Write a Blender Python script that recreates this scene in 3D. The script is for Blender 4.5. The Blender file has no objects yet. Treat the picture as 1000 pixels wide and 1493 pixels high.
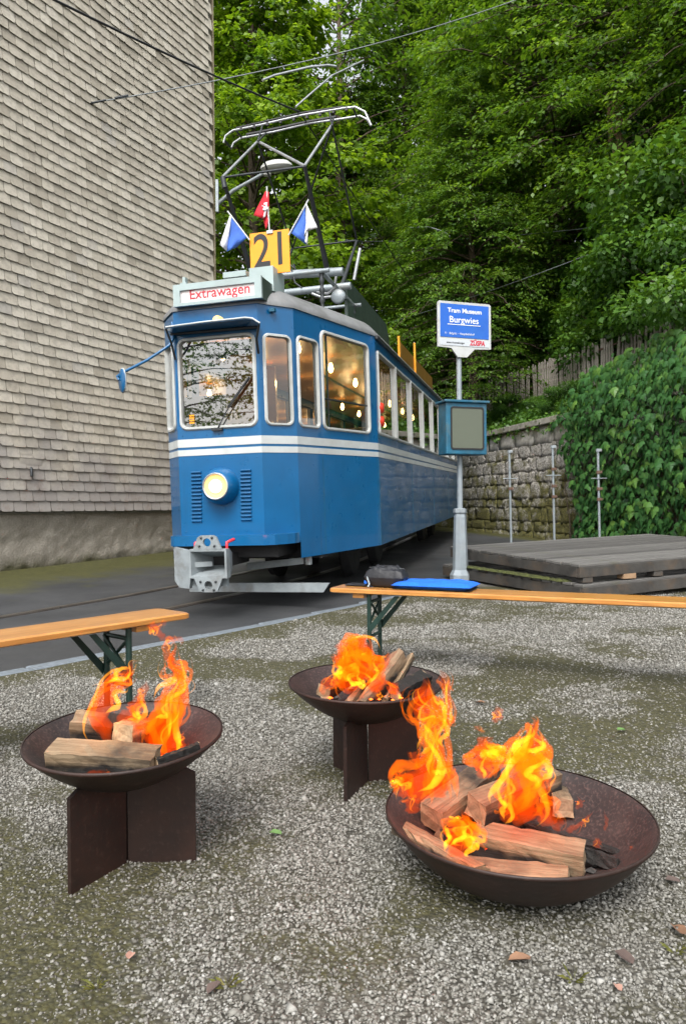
import bpy, bmesh, math, random
import numpy as np
from math import sin, cos, pi, radians, sqrt, atan2, hypot
from mathutils import Matrix, Vector
from mathutils.geometry import tessellate_polygon
random.seed(7)
RNG = np.random.default_rng(11)

# ------------------------------------------------------------------ camera, sky, sun, exposure
SC = bpy.context.scene
COL = SC.collection
F_PX, CAM_H = 1035.0, 0.95                       # focal length in photo pixels (1000 x 1493), eye height
PITCH, ROLL = radians(-0.33), radians(-0.45)
cam_d = bpy.data.cameras.new('camera')
cam = bpy.data.objects.new('camera', cam_d); COL.objects.link(cam)
CR = Matrix.Rotation(pi / 2 + PITCH, 3, 'X') @ Matrix.Rotation(ROLL, 3, 'Z')
cam.matrix_world = Matrix.Translation((0, 0, CAM_H)) @ CR.to_4x4()
cam_d.sensor_fit = 'VERTICAL'; cam_d.sensor_height = 36.0; cam_d.lens = F_PX / 1493 * 36.0
cam_d.clip_start = 0.05; cam_d.clip_end = 2000
SC.camera = cam

world = bpy.data.worlds.new('World'); SC.world = world; world.use_nodes = True
SUN_EL, SUN_AZ = radians(50), radians(193)        # azimuth measured clockwise from +Y
wt = world.node_tree; wt.nodes.clear()
w_out = wt.nodes.new('ShaderNodeOutputWorld'); w_bg = wt.nodes.new('ShaderNodeBackground')
w_sky = wt.nodes.new('ShaderNodeTexSky'); w_sky.sky_type = 'NISHITA'; w_sky.sun_disc = False
w_sky.sun_elevation = SUN_EL; w_sky.sun_rotation = SUN_AZ
w_sky.dust_density = 4.0; w_sky.air_density = 1.2; w_sky.ozone_density = 1.0
w_hsv = wt.nodes.new('ShaderNodeHueSaturation'); w_hsv.inputs['Saturation'].default_value = 0.22   # thin overcast
w_hsv.inputs['Value'].default_value = 1.6
wt.links.new(w_sky.outputs[0], w_hsv.inputs['Color']); wt.links.new(w_hsv.outputs[0], w_bg.inputs[0])
w_bg.inputs[1].default_value = 0.15; wt.links.new(w_bg.outputs[0], w_out.inputs[0])
sun_d = bpy.data.lights.new('sun', 'SUN'); sun = bpy.data.objects.new('sun', sun_d); COL.objects.link(sun)
sun_d.energy = 1.5; sun_d.angle = radians(24); sun_d.color = (1.0, 0.96, 0.9)
sun.rotation_euler = Vector((-sin(SUN_AZ) * cos(SUN_EL), -cos(SUN_AZ) * cos(SUN_EL), -sin(SUN_EL))).to_track_quat('-Z', 'Y').to_euler()
SC.view_settings.view_transform = 'Standard'; SC.view_settings.look = 'None'
SC.view_settings.gamma = 1.0; SC.view_settings.use_curve_mapping = False
SC.view_settings.exposure = 0.54
cy = SC.cycles
cy.use_denoising = True
try: cy.denoiser = 'OPENIMAGEDENOISE'
except Exception: pass
cy.max_bounces = 8; cy.transparent_max_bounces = 24; cy.diffuse_bounces = 4; cy.glossy_bounces = 4
cy.volume_bounces = 0; cy.caustics_reflective = False; cy.caustics_refractive = False; cy.sample_clamp_indirect = 6.0

# ------------------------------------------------------------------ pixel -> place
CRn = np.array(CR); CAM = np.array([0, 0, CAM_H])
def ray(px, py): return CRn @ np.array([(px - 500) / F_PX, (746.5 - py) / F_PX, -1.0])
def at_z(px, py, z=0.0):
    d = ray(px, py); return CAM + d * (z - CAM_H) / d[2]
def at_y(px, py, y):
    d = ray(px, py); return CAM + d * y / d[1]
def G(y):                                          # the street rises gently away from the yard
    t = y - 6.0
    return 0.0 if t < -1 else (0.0065 * (t + 1) ** 2 if t < 1 else 0.026 * t)
def at_g(px, py):
    z = 0.0
    for _ in range(40):
        p = at_z(px, py, z); z = .5 * z + .5 * G(p[1])
    return p

# ------------------------------------------------------------------ helpers
class MB:
    def __init__(s): s.v = []; s.f = []; s.sm = []
    def add(s, vs, fs, smooth=False):
        o = len(s.v); s.v += [tuple(map(float, p)) for p in vs]
        s.f += [tuple(i + o for i in f) for f in fs]; s.sm += [smooth] * len(fs); return s
    def box(s, c, d, M=None):
        x, y, z = d[0] / 2, d[1] / 2, d[2] / 2
        vs = [Vector(p) for p in ((-x,-y,-z),(x,-y,-z),(x,y,-z),(-x,y,-z),(-x,-y,z),(x,-y,z),(x,y,z),(-x,y,z))]
        if M is not None: vs = [M @ p for p in vs]
        vs = [p + Vector(c) for p in vs]
        return s.add(vs, ((0,3,2,1),(4,5,6,7),(0,1,5,4),(1,2,6,5),(2,3,7,6),(3,0,4,7)))
    def bbox(s, c, d, b=.006, M=None):                # box with chamfered edges
        bm = bmesh.new(); bmesh.ops.create_cube(bm, size=1)
        for v in bm.verts: v.co = Vector((v.co.x * d[0], v.co.y * d[1], v.co.z * d[2]))
        bmesh.ops.bevel(bm, geom=bm.edges[:], offset=b, segments=2, affect='EDGES', profile=.6)
        bm.verts.index_update()
        vs = [(M @ v.co if M is not None else v.co) + Vector(c) for v in bm.verts]
        s.add(vs, [[v.index for v in f.verts] for f in bm.faces]); bm.free(); return s
    def tube(s, pts, r, n=8, cap=True, smooth=True):
        pts = [Vector(p) for p in pts]; rr = r if isinstance(r, (list, tuple)) else [r] * len(pts)
        o = []; up = None
        for i, p in enumerate(pts):
            t = (pts[min(i + 1, len(pts) - 1)] - pts[max(i - 1, 0)]).normalized()
            if up is None:
                up = Vector((0, 0, 1)) if abs(t.z) < .9 else Vector((1, 0, 0))
            a = t.cross(up).normalized(); b = a.cross(t).normalized(); up = b
            o.append([p + (a * cos(2 * pi * k / n) + b * sin(2 * pi * k / n)) * rr[i] for k in range(n)])
        vs = [q for ring in o for q in ring]
        fs = [(i * n + k, i * n + (k + 1) % n, (i + 1) * n + (k + 1) % n, (i + 1) * n + k) for i in range(len(pts) - 1) for k in range(n)]
        s.add(vs, fs, smooth)
        if cap:
            s.add(o[0], [tuple(range(n))]); s.add(o[-1], [tuple(reversed(range(n)))])
        return s
    def lathe(s, prof, n=32, M=None, smooth=True):
        vs = []
        for r, z in prof:
            for k in range(n):
                p = Vector((r * cos(2 * pi * k / n), r * sin(2 * pi * k / n), z)); vs.append(M @ p if M is not None else p)
        fs = [(i * n + k, i * n + (k + 1) % n, (i + 1) * n + (k + 1) % n, (i + 1) * n + k) for i in range(len(prof) - 1) for k in range(n)]
        return s.add(vs, fs, smooth)
    def prism(s, poly, a, b):                         # poly: list of 3-D points of one face, swept by vector a..b
        n = len(poly); A = [Vector(p) + Vector(a) for p in poly]; B = [Vector(p) + Vector(b) for p in poly]
        return s.add(A + B, [tuple(reversed(range(n))), tuple(range(n, 2 * n))] + [(k, (k + 1) % n, n + (k + 1) % n, n + k) for k in range(n)])
    def build(s, name, mat, parent=None, bevel=0):
        me = bpy.data.meshes.new(name); me.from_pydata(s.v, [], s.f); me.materials.append(mat)
        me.polygons.foreach_set('use_smooth', s.sm); me.update()
        return link(name, me, parent)
def link(name, me, parent=None):
    o = bpy.data.objects.new(name, me); COL.objects.link(o)
    if parent is not None: o.parent = parent
    return o
def arr_mesh(name, V, Fc, mat, tint=None, smooth=False):
    me = bpy.data.meshes.new(name); V = np.ascontiguousarray(V, np.float32); Fc = np.ascontiguousarray(Fc, np.int32)
    k = Fc.shape[1]; me.vertices.add(len(V)); me.vertices.foreach_set('co', V.ravel())
    me.loops.add(Fc.size); me.loops.foreach_set('vertex_index', Fc.ravel())
    me.polygons.add(len(Fc)); me.polygons.foreach_set('loop_start', np.arange(0, Fc.size, k, dtype=np.int32))
    if smooth: me.polygons.foreach_set('use_smooth', np.ones(len(Fc), bool))
    if tint is not None:
        a = me.attributes.new('tint', 'FLOAT', 'POINT'); a.data.foreach_set('value', np.ascontiguousarray(tint, np.float32))
    me.update(calc_edges=True); me.validate(); me.materials.append(mat); return me
def thing(name, label, cat, loc=(0, 0, 0), rotz=0, group=None, M=None):
    o = bpy.data.objects.new(name, None); COL.objects.link(o); o.empty_display_size = .1
    if M is not None: o.matrix_world = M
    else: o.location = loc; o.rotation_euler = (0, 0, rotz)
    return tag(o, label, cat, group)
def tag(o, label, cat, group=None):
    o['label'] = label; o['category'] = cat
    if group: o['group'] = group
    return o
def structure(o): o['kind'] = 'structure'; return o
def stuff(o): o['kind'] = 'stuff'; return o
def vnoise(x, y, seed=0):                              # value noise on numpy arrays
    def h(i, j):
        v = np.sin(i * 127.1 + j * 311.7 + seed * 74.7) * 43758.5453; return v - np.floor(v)
    i, j = np.floor(x), np.floor(y); u, v = x - i, y - j; u = u * u * (3 - 2 * u); v = v * v * (3 - 2 * v)
    return (h(i, j) * (1 - u) + h(i + 1, j) * u) * (1 - v) + (h(i, j + 1) * (1 - u) + h(i + 1, j + 1) * u) * v
def fbm(x, y, seed=0, o=4):
    s, a, t = 0, .5, 0
    for k in range(o):
        s = s + a * vnoise(x * 2 ** k, y * 2 ** k, seed + k * 3); t += a; a *= .55
    return s / t

# ------------------------------------------------------------------ materials
def N(nt, t, **kw):
    n = nt.nodes.new('ShaderNode' + t)
    for k, v in kw.items():
        if hasattr(n, k): setattr(n, k, v)
        else: n.inputs[k].default_value = v
    return n
def ramp(nt, fac, stops):
    r = nt.nodes.new('ShaderNodeValToRGB'); e = r.color_ramp.elements
    while len(e) > 1: e.remove(e[-1])
    e[0].position = stops[0][0]; e[0].color = tuple(stops[0][1]) + (1,)
    for p, c in stops[1:]:
        k = e.new(p); k.color = tuple(c) + (1,)
    nt.links.new(fac, r.inputs[0]); return r.outputs[0]
def mixc(nt, fac, a, b, mode='MIX'):
    m = nt.nodes.new('ShaderNodeMix'); m.data_type = 'RGBA'; m.blend_type = mode
    for sock, v in ((m.inputs[0], fac), (m.inputs[6], a), (m.inputs[7], b)):
        if hasattr(v, 'links'): nt.links.new(v, sock)
        elif isinstance(v, (int, float)): sock.default_value = v
        else: sock.default_value = tuple(v) + (1,)
    return m.outputs[2]
def base(name):
    m = bpy.data.materials.new(name); m.use_nodes = True; nt = m.node_tree
    return m, nt, nt.nodes['Principled BSDF']
def coord(nt, scale=(1, 1, 1), kind='Object', rot=(0, 0, 0)):
    t = N(nt, 'TexCoord'); mp = N(nt, 'Mapping'); mp.inputs['Scale'].default_value = scale; mp.inputs['Rotation'].default_value = rot
    nt.links.new(t.outputs[kind], mp.inputs[0]); return mp.outputs[0]
def noise(nt, vec, scale, detail=4, rough=.55, dist=0):
    n = N(nt, 'TexNoise'); n.inputs['Scale'].default_value = scale; n.inputs['Detail'].default_value = detail
    n.inputs['Roughness'].default_value = rough; n.inputs['Distortion'].default_value = dist
    nt.links.new(vec, n.inputs['Vector']); return n.outputs['Fac']
def bump(nt, bs, h, strength=.3, dist=.01):
    b = N(nt, 'Bump'); b.inputs['Strength'].default_value = strength; b.inputs['Distance'].default_value = dist
    nt.links.new(h, b.inputs['Height']); nt.links.new(b.outputs[0], bs.inputs['Normal']); return b
def simple(name, c, rough=.5, metal=0, var=.25, scale=6, bmp=.1, bscale=60, bdist=.003, coat=0, spec=.5, dirt=None, dirt_amt=.5):
    m, nt, bs = base(name); v = coord(nt)
    n1 = noise(nt, v, scale, 5, .6)
    lo = [x * (1 - var) for x in c]; hi = [min(1, x * (1 + var)) for x in c]
    col = ramp(nt, n1, ((.3, lo), (.7, hi)))
    if dirt:
        n3 = noise(nt, v, scale * .6, 6, .65, .4)
        mk = ramp(nt, n3, ((.5, (0, 0, 0)), (.72, (dirt_amt,) * 3))); col = mixc(nt, mk, col, dirt)
    nt.links.new(col, bs.inputs['Base Color'])
    bs.inputs['Roughness'].default_value = rough; bs.inputs['Metallic'].default_value = metal
    bs.inputs['Specular IOR Level'].default_value = spec
    if coat and dirt:
        st_ = noise(nt, coord(nt, (7, 7, .7)), 2.2, 6, .7); col = mixc(nt, ramp(nt, st_, ((.55, (0, 0, 0)), (.75, (.28, .28, .28)))), col, [x * .45 + .012 for x in c]); nt.links.new(col, bs.inputs['Base Color'])
    if coat: bs.inputs['Coat Weight'].default_value = coat; bs.inputs['Coat Roughness'].default_value = .04
    if var > .05:
        rr = N(nt, 'MapRange'); rr.inputs[3].default_value = max(.02, rough - .1); rr.inputs[4].default_value = min(1, rough + .12)
        nt.links.new(noise(nt, v, scale * 2.3, 4), rr.inputs[0]); nt.links.new(rr.outputs[0], bs.inputs['Roughness'])
    if bmp: bump(nt, bs, noise(nt, v, bscale, 3), bmp, bdist)
    return m
def emit(name, c, s):
    m, nt, bs = base(name); bs.inputs['Base Color'].default_value = tuple(c) + (1,)
    bs.inputs['Emission Color'].default_value = tuple(c) + (1,); bs.inputs['Emission Strength'].default_value = s; return m
def glass(name, tint=(.9, .95, .92), rough=0.0, alpha=.0, spec=1.0):
    m, nt, bs = base(name); out = nt.nodes['Material Output']
    tr = N(nt, 'BsdfTransparent'); tr.inputs[0].default_value = tuple(tint) + (1,)
    gl = N(nt, 'BsdfGlossy'); gl.inputs['Roughness'].default_value = rough; gl.inputs[0].default_value = (spec, spec, spec, 1)
    fr = N(nt, 'Fresnel'); fr.inputs[0].default_value = 1.62
    fm = N(nt, 'Math', operation='MULTIPLY_ADD'); fm.inputs[1].default_value = 1.9; fm.inputs[2].default_value = alpha
    fm.use_clamp = True
    v = coord(nt); bp = N(nt, 'Bump'); bp.inputs['Strength'].default_value = .02; bp.inputs['Distance'].default_value = .001
    nt.links.new(noise(nt, v, 4, 2), bp.inputs['Height']); nt.links.new(bp.outputs[0], gl.inputs['Normal'])
    mx = N(nt, 'MixShader'); nt.links.new(fr.outputs[0], fm.inputs[0]); nt.links.new(fm.outputs[0], mx.inputs[0])
    nt.links.new(tr.outputs[0], mx.inputs[1]); nt.links.new(gl.outputs[0], mx.inputs[2]); nt.links.new(mx.outputs[0], out.inputs[0])
    return m
def leafmat(name, dark, mid, light, trans=.35, rough=.45, objrand=0.0):
    m, nt, bs = base(name); out = nt.nodes['Material Output']
    at = N(nt, 'Attribute'); at.attribute_name = 'tint'
    f = at.outputs['Fac']
    if objrand:
        oi = N(nt, 'ObjectInfo'); ad = N(nt, 'Math', operation='MULTIPLY_ADD'); ad.inputs[1].default_value = objrand
        nt.links.new(oi.outputs['Random'], ad.inputs[0]); nt.links.new(f, ad.inputs[2]); f = ad.outputs[0]
    col = ramp(nt, f, ((0, dark), (.5, mid), (1, light)))
    nt.links.new(col, bs.inputs['Base Color']); bs.inputs['Roughness'].default_value = rough
    bs.inputs['Specular IOR Level'].default_value = .4
    tl = N(nt, 'BsdfTranslucent'); c2 = mixc(nt, 1.0, col, (1.25, 1.2, .45), 'MULTIPLY'); nt.links.new(c2, tl.inputs[0])
    mx = N(nt, 'MixShader'); mx.inputs[0].default_value = trans
    nt.links.new(bs.outputs[0], mx.inputs[1]); nt.links.new(tl.outputs[0], mx.inputs[2]); nt.links.new(mx.outputs[0], out.inputs[0])
    return m

M = {}
M['blue'] = simple('tram_blue_paint', (.0015, .096, .25), .3, 0, .10, 3, .05, .7, .006, coat=.45, dirt=(.006, .09, .2), dirt_amt=.35, spec=.35)
M['white_paint'] = simple('tram_white_paint', (.50, .53, .53), .4, 0, .08, 5, .05, 40, .002, dirt=(.4, .4, .36), dirt_amt=.4)
M['frame_white'] = simple('window_frame_paint', (.46, .48, .47), .4, 0, .1, 9, 0, dirt=(.35, .33, .28), dirt_amt=.4)
M['roof_grey'] = simple('tram_roof_paint', (.20, .205, .21), .55, 0, .2, 4, .1, 30, .003, dirt=(.1, .1, .09), dirt_amt=.5)
M['dkgreen'] = simple('dark_green_paint', (.035, .055, .045), .45, 0, .2, 4, .05)
M['light_grey'] = simple('light_grey_paint', (.34, .42, .42), .45, 0, .1, 5, .05, dirt=(.3, .33, .32), dirt_amt=.5)
M['coupler'] = simple('worn_grey_paint', (.23, .26, .275), .5, 0, .18, 9, .25, 35, .004, dirt=(.12, .11, .1), dirt_amt=.8)
M['black'] = simple('black_underframe', (.012, .012, .013), .7, 0, .3, 6, .1)
M['dark_metal'] = simple('dark_steel', (.05, .055, .06), .45, .6, .25, 12, .05)
M['silver'] = simple('silver_steel', (.48, .5, .52), .38, .7, .15, 10, .05, dirt=(.2, .2, .2), dirt_amt=.5)
M['galv'] = simple('galvanised_steel', (.27, .31, .335), .5, .35, .18, 12, .1, 60, .002, dirt=(.26, .23, .19), dirt_amt=.6)
M['sign_pole'] = simple('silver_pole_paint', (.27, .31, .34), .45, .2, .12, 9, .15, 40, .003, dirt=(.3, .3, .28), dirt_amt=.5)
M['glass'] = glass('tram_glass')
M['windscreen'] = glass('windscreen_glass', (.8, .84, .82), .012, .12)
M['caseglass'] = simple('grey_backed_glass', (.10, .115, .085), .28, 0, .05, 2, 0)
M['rubber'] = simple('black_rubber', (.015, .015, .016), .6, 0, .2, 10, 0)
M['yellow'] = simple('yellow_board_paint', (.85, .32, .01), .42, 0, .08, 3, .1, 6, .01)
M['ink'] = simple('black_lettering', (.012, .012, .014), .5, 0, .1, 5, 0)
M['red'] = simple('red_lettering', (.50, .03, .05), .5, 0, .1, 5, 0)
M['redflag'] = simple('red_cloth', (.55, .015, .03), .8, 0, .15, 12, .2, 80, .003)
M['blueflag'] = simple('blue_cloth', (.05, .14, .52), .8, 0, .15, 12, .2, 80, .003)
M['whiteflag'] = simple('white_cloth', (.72, .73, .76), .8, 0, .08, 12, .2, 80, .003)
M['red_rubber'] = simple('red_hose', (.6, .03, .05), .4, 0, .1, 8, 0)
M['dest_film'] = simple('destination_blind', (.78, .70, .69), .35, 0, .06, 3, 0, dirt=(.8, .5, .48), dirt_amt=.5)
M['interior_wood'] = simple('varnished_wood', (.22, .10, .04), .3, 0, .25, 5, .1, 20, .003, coat=.3)
M['interior_ceiling'] = simple('cream_ceiling', (.36, .20, .085), .4, 0, .1, 3, .05)
M['seat'] = simple('dark_seat_leather', (.05, .025, .02), .4, 0, .2, 6, .1)
M['bulb'] = emit('lit_bulb', (1.0, .60, .22), 14.0)
M['headlamp'] = emit('lit_headlamp', (1.0, .60, .20), .42)
M['curtain'] = simple('navy_sunblind', (.02, .02, .06), .8, 0, .2, 5, .1)
M['signblue'] = simple('sign_blue', (.008, .10, .46), .35, 0, .1, 5, .05, dirt=(.02, .16, .5), dirt_amt=.4)
M['signwhite'] = simple('sign_white', (.46, .48, .48), .4, 0, .08, 8, .05, dirt=(.35, .33, .2), dirt_amt=.7)
M['caseblue'] = simple('weathered_blue_case', (.012, .10, .17), .45, 0, .25, 9, .15, dirt=(.10, .14, .14), dirt_amt=.5)
M['bluepad'] = simple('royal_blue_pad', (.006, .12, .62), .85, 0, .15, 14, .6, 30, .012)
M['bag'] = simple('black_nylon_bag', (.008, .009, .013), .55, 0, .3, 10, .5, 22, .01)
M['greenmetal'] = simple('dark_green_steel', (.012, .035, .028), .45, .2, .25, 12, .1)
M['charcoal'] = simple('charred_wood', (.012, .011, .010), .8, 0, .5, 30, .8, 60, .01)
M['wire'] = simple('black_cable', (.015, .016, .018), .5, .3, .2, 3, 0)
M['steelwire'] = simple('grey_wire', (.22, .24, .25), .45, .6, .2, 3, 0)
M['lampgrey'] = simple('lamp_housing', (.42, .43, .41), .5, 0, .1, 8, .05)

def wood_bench():
    m, nt, bs = base('varnished_bench_wood'); v = coord(nt, (1, 14, 14))
    n = noise(nt, v, 3.2, 6, .6, 1.2); n2 = noise(nt, coord(nt, (1, 1, 1)), 5, 4)
    c = ramp(nt, n, ((.25, (.30, .115, .026)), (.5, (.47, .21, .05)), (.75, (.60, .30, .085))))
    c = mixc(nt, ramp(nt, n2, ((.45, (0, 0, 0)), (.75, (.5, .5, .5)))), c, (.33, .15, .05))
    nt.links.new(c, bs.inputs['Base Color']); bs.inputs['Roughness'].default_value = .32; bs.inputs['Coat Weight'].default_value = .3
    bs.inputs['Coat Roughness'].default_value = .15
    bump(nt, bs, n, .12, .004); return m
M['bench'] = wood_bench()
def wood_log():
    m, nt, bs = base('split_firewood'); v = coord(nt, (1.2, 22, 22)); vo = coord(nt)
    n = noise(nt, v, 3.0, 7, .65, .6); n2 = noise(nt, vo, 9, 5, .6)
    oi = N(nt, 'ObjectInfo')
    c = ramp(nt, n, ((.25, (.06, .037, .021)), (.45, (.185, .128, .074)), (.75, (.34, .255, .16))))
    at = N(nt, 'Attribute'); at.attribute_name = 'tint'
    ad = N(nt, 'Math', operation='MULTIPLY_ADD'); ad.inputs[1].default_value = .7; nt.links.new(n2, ad.inputs[0]); nt.links.new(at.outputs['Fac'], ad.inputs[2])
    c = mixc(nt, ramp(nt, ad.outputs[0], ((.40, (0, 0, 0)), (.70, (1, 1, 1)))), c, (.010, .009, .008))
    nt.links.new(c, bs.inputs['Base Color']); bs.inputs['Roughness'].default_value = .75
    bump(nt, bs, n, .6, .006); return m
M['log'] = wood_log()
def endgrain():
    m, nt, bs = base('log_end_grain'); v = coord(nt)
    w = N(nt, 'TexWave', wave_type='RINGS', rings_direction='X'); w.inputs['Scale'].default_value = 34; w.inputs['Distortion'].default_value = 6
    nt.links.new(v, w.inputs[0]); n = noise(nt, v, 40, 5)
    c = ramp(nt, w.outputs['Fac'], ((0, (.27, .18, .10)), (1, (.36, .255, .155)))); c = mixc(nt, .55, c, ramp(nt, n, ((.3, (.10, .068, .042)), (.7, (.42, .31, .20)))))
    nt.links.new(c, bs.inputs['Base Color']); bs.inputs['Roughness'].default_value = .85; bump(nt, bs, n, .5, .004); return m
M['log_end'] = endgrain()
def rust():
    m, nt, bs = base('rusted_steel'); v = coord(nt)
    n = noise(nt, v, 5, 6, .65); n2 = noise(nt, v, 60, 4, .6)
    c = ramp(nt, n, ((.3, (.009, .0055, .005)), (.55, (.024, .010, .0065)), (.8, (.046, .018, .011))))
    c = mixc(nt, ramp(nt, n2, ((.55, (0, 0, 0)), (.72, (.3, .3, .3)))), c, (.08, .045, .035))
    nt.links.new(c, bs.inputs['Base Color']); bs.inputs['Metallic'].default_value = .15
    r = N(nt, 'MapRange'); r.inputs[3].default_value = .42; r.inputs[4].default_value = .7; nt.links.new(n, r.inputs[0]); nt.links.new(r.outputs[0], bs.inputs['Roughness'])
    bump(nt, bs, n2, .18, .003); return m
M['rust'] = rust()
def bowlinside():
    m, nt, bs = base('sooted_rusty_steel'); v = coord(nt)
    n = noise(nt, v, 6, 6, .65); n2 = noise(nt, v, 120, 3, .6)
    c = ramp(nt, n, ((.3, (.012, .009, .009)), (.55, (.032, .022, .021)), (.8, (.065, .045, .041))))
    c = mixc(nt, ramp(nt, n2, ((.5, (0, 0, 0)), (.7, (.45, .45, .45)))), c, (.13, .085, .075))
    nt.links.new(c, bs.inputs['Base Color']); bs.inputs['Metallic'].default_value = .1; bs.inputs['Roughness'].default_value = .6
    bump(nt, bs, n2, .25, .003); return m
M['bowl_in'] = bowlinside()
def ground_mats():
    # asphalt
    m, nt, bs = base('worn_asphalt'); v = coord(nt)
    n = noise(nt, v, 1.1, 6, .6, .5); n2 = noise(nt, v, 90, 3, .7); n3 = noise(nt, v, .35, 5, .6)
    c = ramp(nt, n, ((.3, (.020, .022, .025)), (.6, (.042, .044, .047)), (.8, (.065, .066, .067))))
    c = mixc(nt, ramp(nt, n2, ((.45, (0, 0, 0)), (.75, (.4, .4, .4)))), c, (.10, .10, .10))
    at = N(nt, 'Attribute'); at.attribute_name = 'tint'
    ad = N(nt, 'Math', operation='MULTIPLY_ADD'); ad.inputs[1].default_value = .8; nt.links.new(noise(nt, v, 3.5, 6, .65), ad.inputs[0]); nt.links.new(at.outputs['Fac'], ad.inputs[2])
    moss = ramp(nt, noise(nt, v, 24, 4), ((.3, (.035, .038, .008)), (.7, (.085, .082, .018))))
    c = mixc(nt, ramp(nt, ad.outputs[0], ((.68, (0, 0, 0)), (.98, (.9, .9, .9)))), c, moss)
    nt.links.new(c, bs.inputs['Base Color'])
    r = N(nt, 'MapRange'); r.inputs[1].default_value = .35; r.inputs[2].default_value = .65; r.inputs[3].default_value = .35; r.inputs[4].default_value = .8
    nt.links.new(n3, r.inputs[0]); nt.links.new(r.outputs[0], bs.inputs['Roughness']); bump(nt, bs, n2, .35, .006)
    M['asphalt'] = m
    # gravel bed: fine stones and damp soil, moss where the mask says so
    m, nt, bs = base('gravel_bed'); v = coord(nt)
    vo = N(nt, 'TexVoronoi'); vo.inputs['Scale'].default_value = 95; nt.links.new(v, vo.inputs['Vector'])
    vo2 = N(nt, 'TexVoronoi'); vo2.inputs['Scale'].default_value = 210; nt.links.new(v, vo2.inputs['Vector'])
    sep = N(nt, 'SeparateColor'); nt.links.new(vo.outputs['Color'], sep.inputs[0])
    st = ramp(nt, sep.outputs[0], ((0, (.10, .095, .08)), (.45, (.25, .24, .21)), (1, (.50, .49, .46))))
    st = mixc(nt, ramp(nt, vo.outputs['Distance'], ((.25, (0, 0, 0)), (.62, (1, 1, 1)))), st, (.035, .032, .024))
    n = noise(nt, v, 7, 5, .6)
    soil = ramp(nt, noise(nt, v, 60, 4), ((.3, (.045, .04, .03)), (.7, (.13, .12, .10))))
    c = mixc(nt, ramp(nt, n, ((.42, (0, 0, 0)), (.6, (.75, .75, .75)))), st, soil)
    at = N(nt, 'Attribute'); at.attribute_name = 'tint'
    ad = N(nt, 'Math', operation='MULTIPLY_ADD'); ad.inputs[1].default_value = .35; nt.links.new(noise(nt, v, 30, 4, .7), ad.inputs[0]); nt.links.new(at.outputs['Fac'], ad.inputs[2])
    moss = ramp(nt, noise(nt, v, 55, 4), ((.3, (.018, .018, .005)), (.7, (.07, .064, .018))))
    c = mixc(nt, ramp(nt, ad.outputs[0], ((.62, (0, 0, 0)), (.85, (.9, .9, .9)))), c, moss)
    nt.links.new(c, bs.inputs['Base Color']); bs.inputs['Roughness'].default_value = .9
    iv = N(nt, 'Math', operation='SUBTRACT'); iv.inputs[0].default_value = 1; nt.links.new(vo.outputs['Distance'], iv.inputs[1])
    bump(nt, bs, iv.outputs[0], .8, .008); M['gravel'] = m
    m, nt, bs = base('gravel_stone'); at = N(nt, 'Attribute'); at.attribute_name = 'tint'
    c = ramp(nt, at.outputs['Fac'], ((0, (.075, .068, .054)), (.3, (.155, .148, .129)), (.65, (.25, .243, .218)), (1, (.40, .396, .374))))
    nt.links.new(c, bs.inputs['Base Color']); bs.inputs['Roughness'].default_value = .75; M['stone_bit'] = m
ground_mats()
M['granite'] = simple('granite_kerb', (.15, .175, .20), .6, 0, .25, 30, .3, 70, .004, dirt=(.12, .13, .12), dirt_amt=.5)
M['rail'] = simple('rail_steel', (.20, .175, .155), .3, .8, .3, 4, .1)
M['soil'] = simple('forest_soil', (.035, .03, .018), .95, 0, .5, 2, .6, 9, .08)
M['bark'] = simple('tree_bark', (.085, .062, .042), .9, 0, .45, 7, .9, 16, .04)
M['vine_bark'] = simple('pale_bark', (.20, .13, .07), .9, 0, .45, 5, .9, 16, .04)
M['picket'] = simple('grey_weathered_wood', (.30, .27, .235), .85, 0, .35, 9, .4, 30, .01, dirt=(.08, .09, .05), dirt_amt=.6)
M['fence_rail'] = simple('rusty_rail', (.11, .065, .045), .8, 0, .3, 8, .2)
M['twig'] = simple('brown_twig', (.06, .045, .03), .9, 0, .3, 8, .2)

# ================================================================== THE SETTING
# big ground sheet, road, gravel yard, kerb, rails
def grid_mesh(name, xs, ys, fz, mat, ft=None, fxy=None, smooth=True):
    X, Y = np.meshgrid(xs, ys); X = X.ravel(); Y = Y.ravel()
    if fxy is not None: X, Y = fxy(X, Y)
    Z = fz(X, Y); nx, ny = len(xs), len(ys)
    i = np.arange((ny - 1) * (nx - 1)); r, c = i // (nx - 1), i % (nx - 1); a = r * nx + c
    return arr_mesh(name, np.stack([X, Y, Z], 1), np.stack([a, a + 1, a + nx + 1, a + nx], 1), mat, ft(X, Y) if ft is not None else None, smooth)
Gv = np.vectorize(G)
structure(link('ground', grid_mesh('ground', np.linspace(-300, 300, 41), np.concatenate([np.linspace(-300, -5, 12), np.linspace(0, 60, 61), np.linspace(70, 400, 12)]),
    lambda x, y: np.minimum(Gv(y), 1.5) - .05, M['soil'])))
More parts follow.
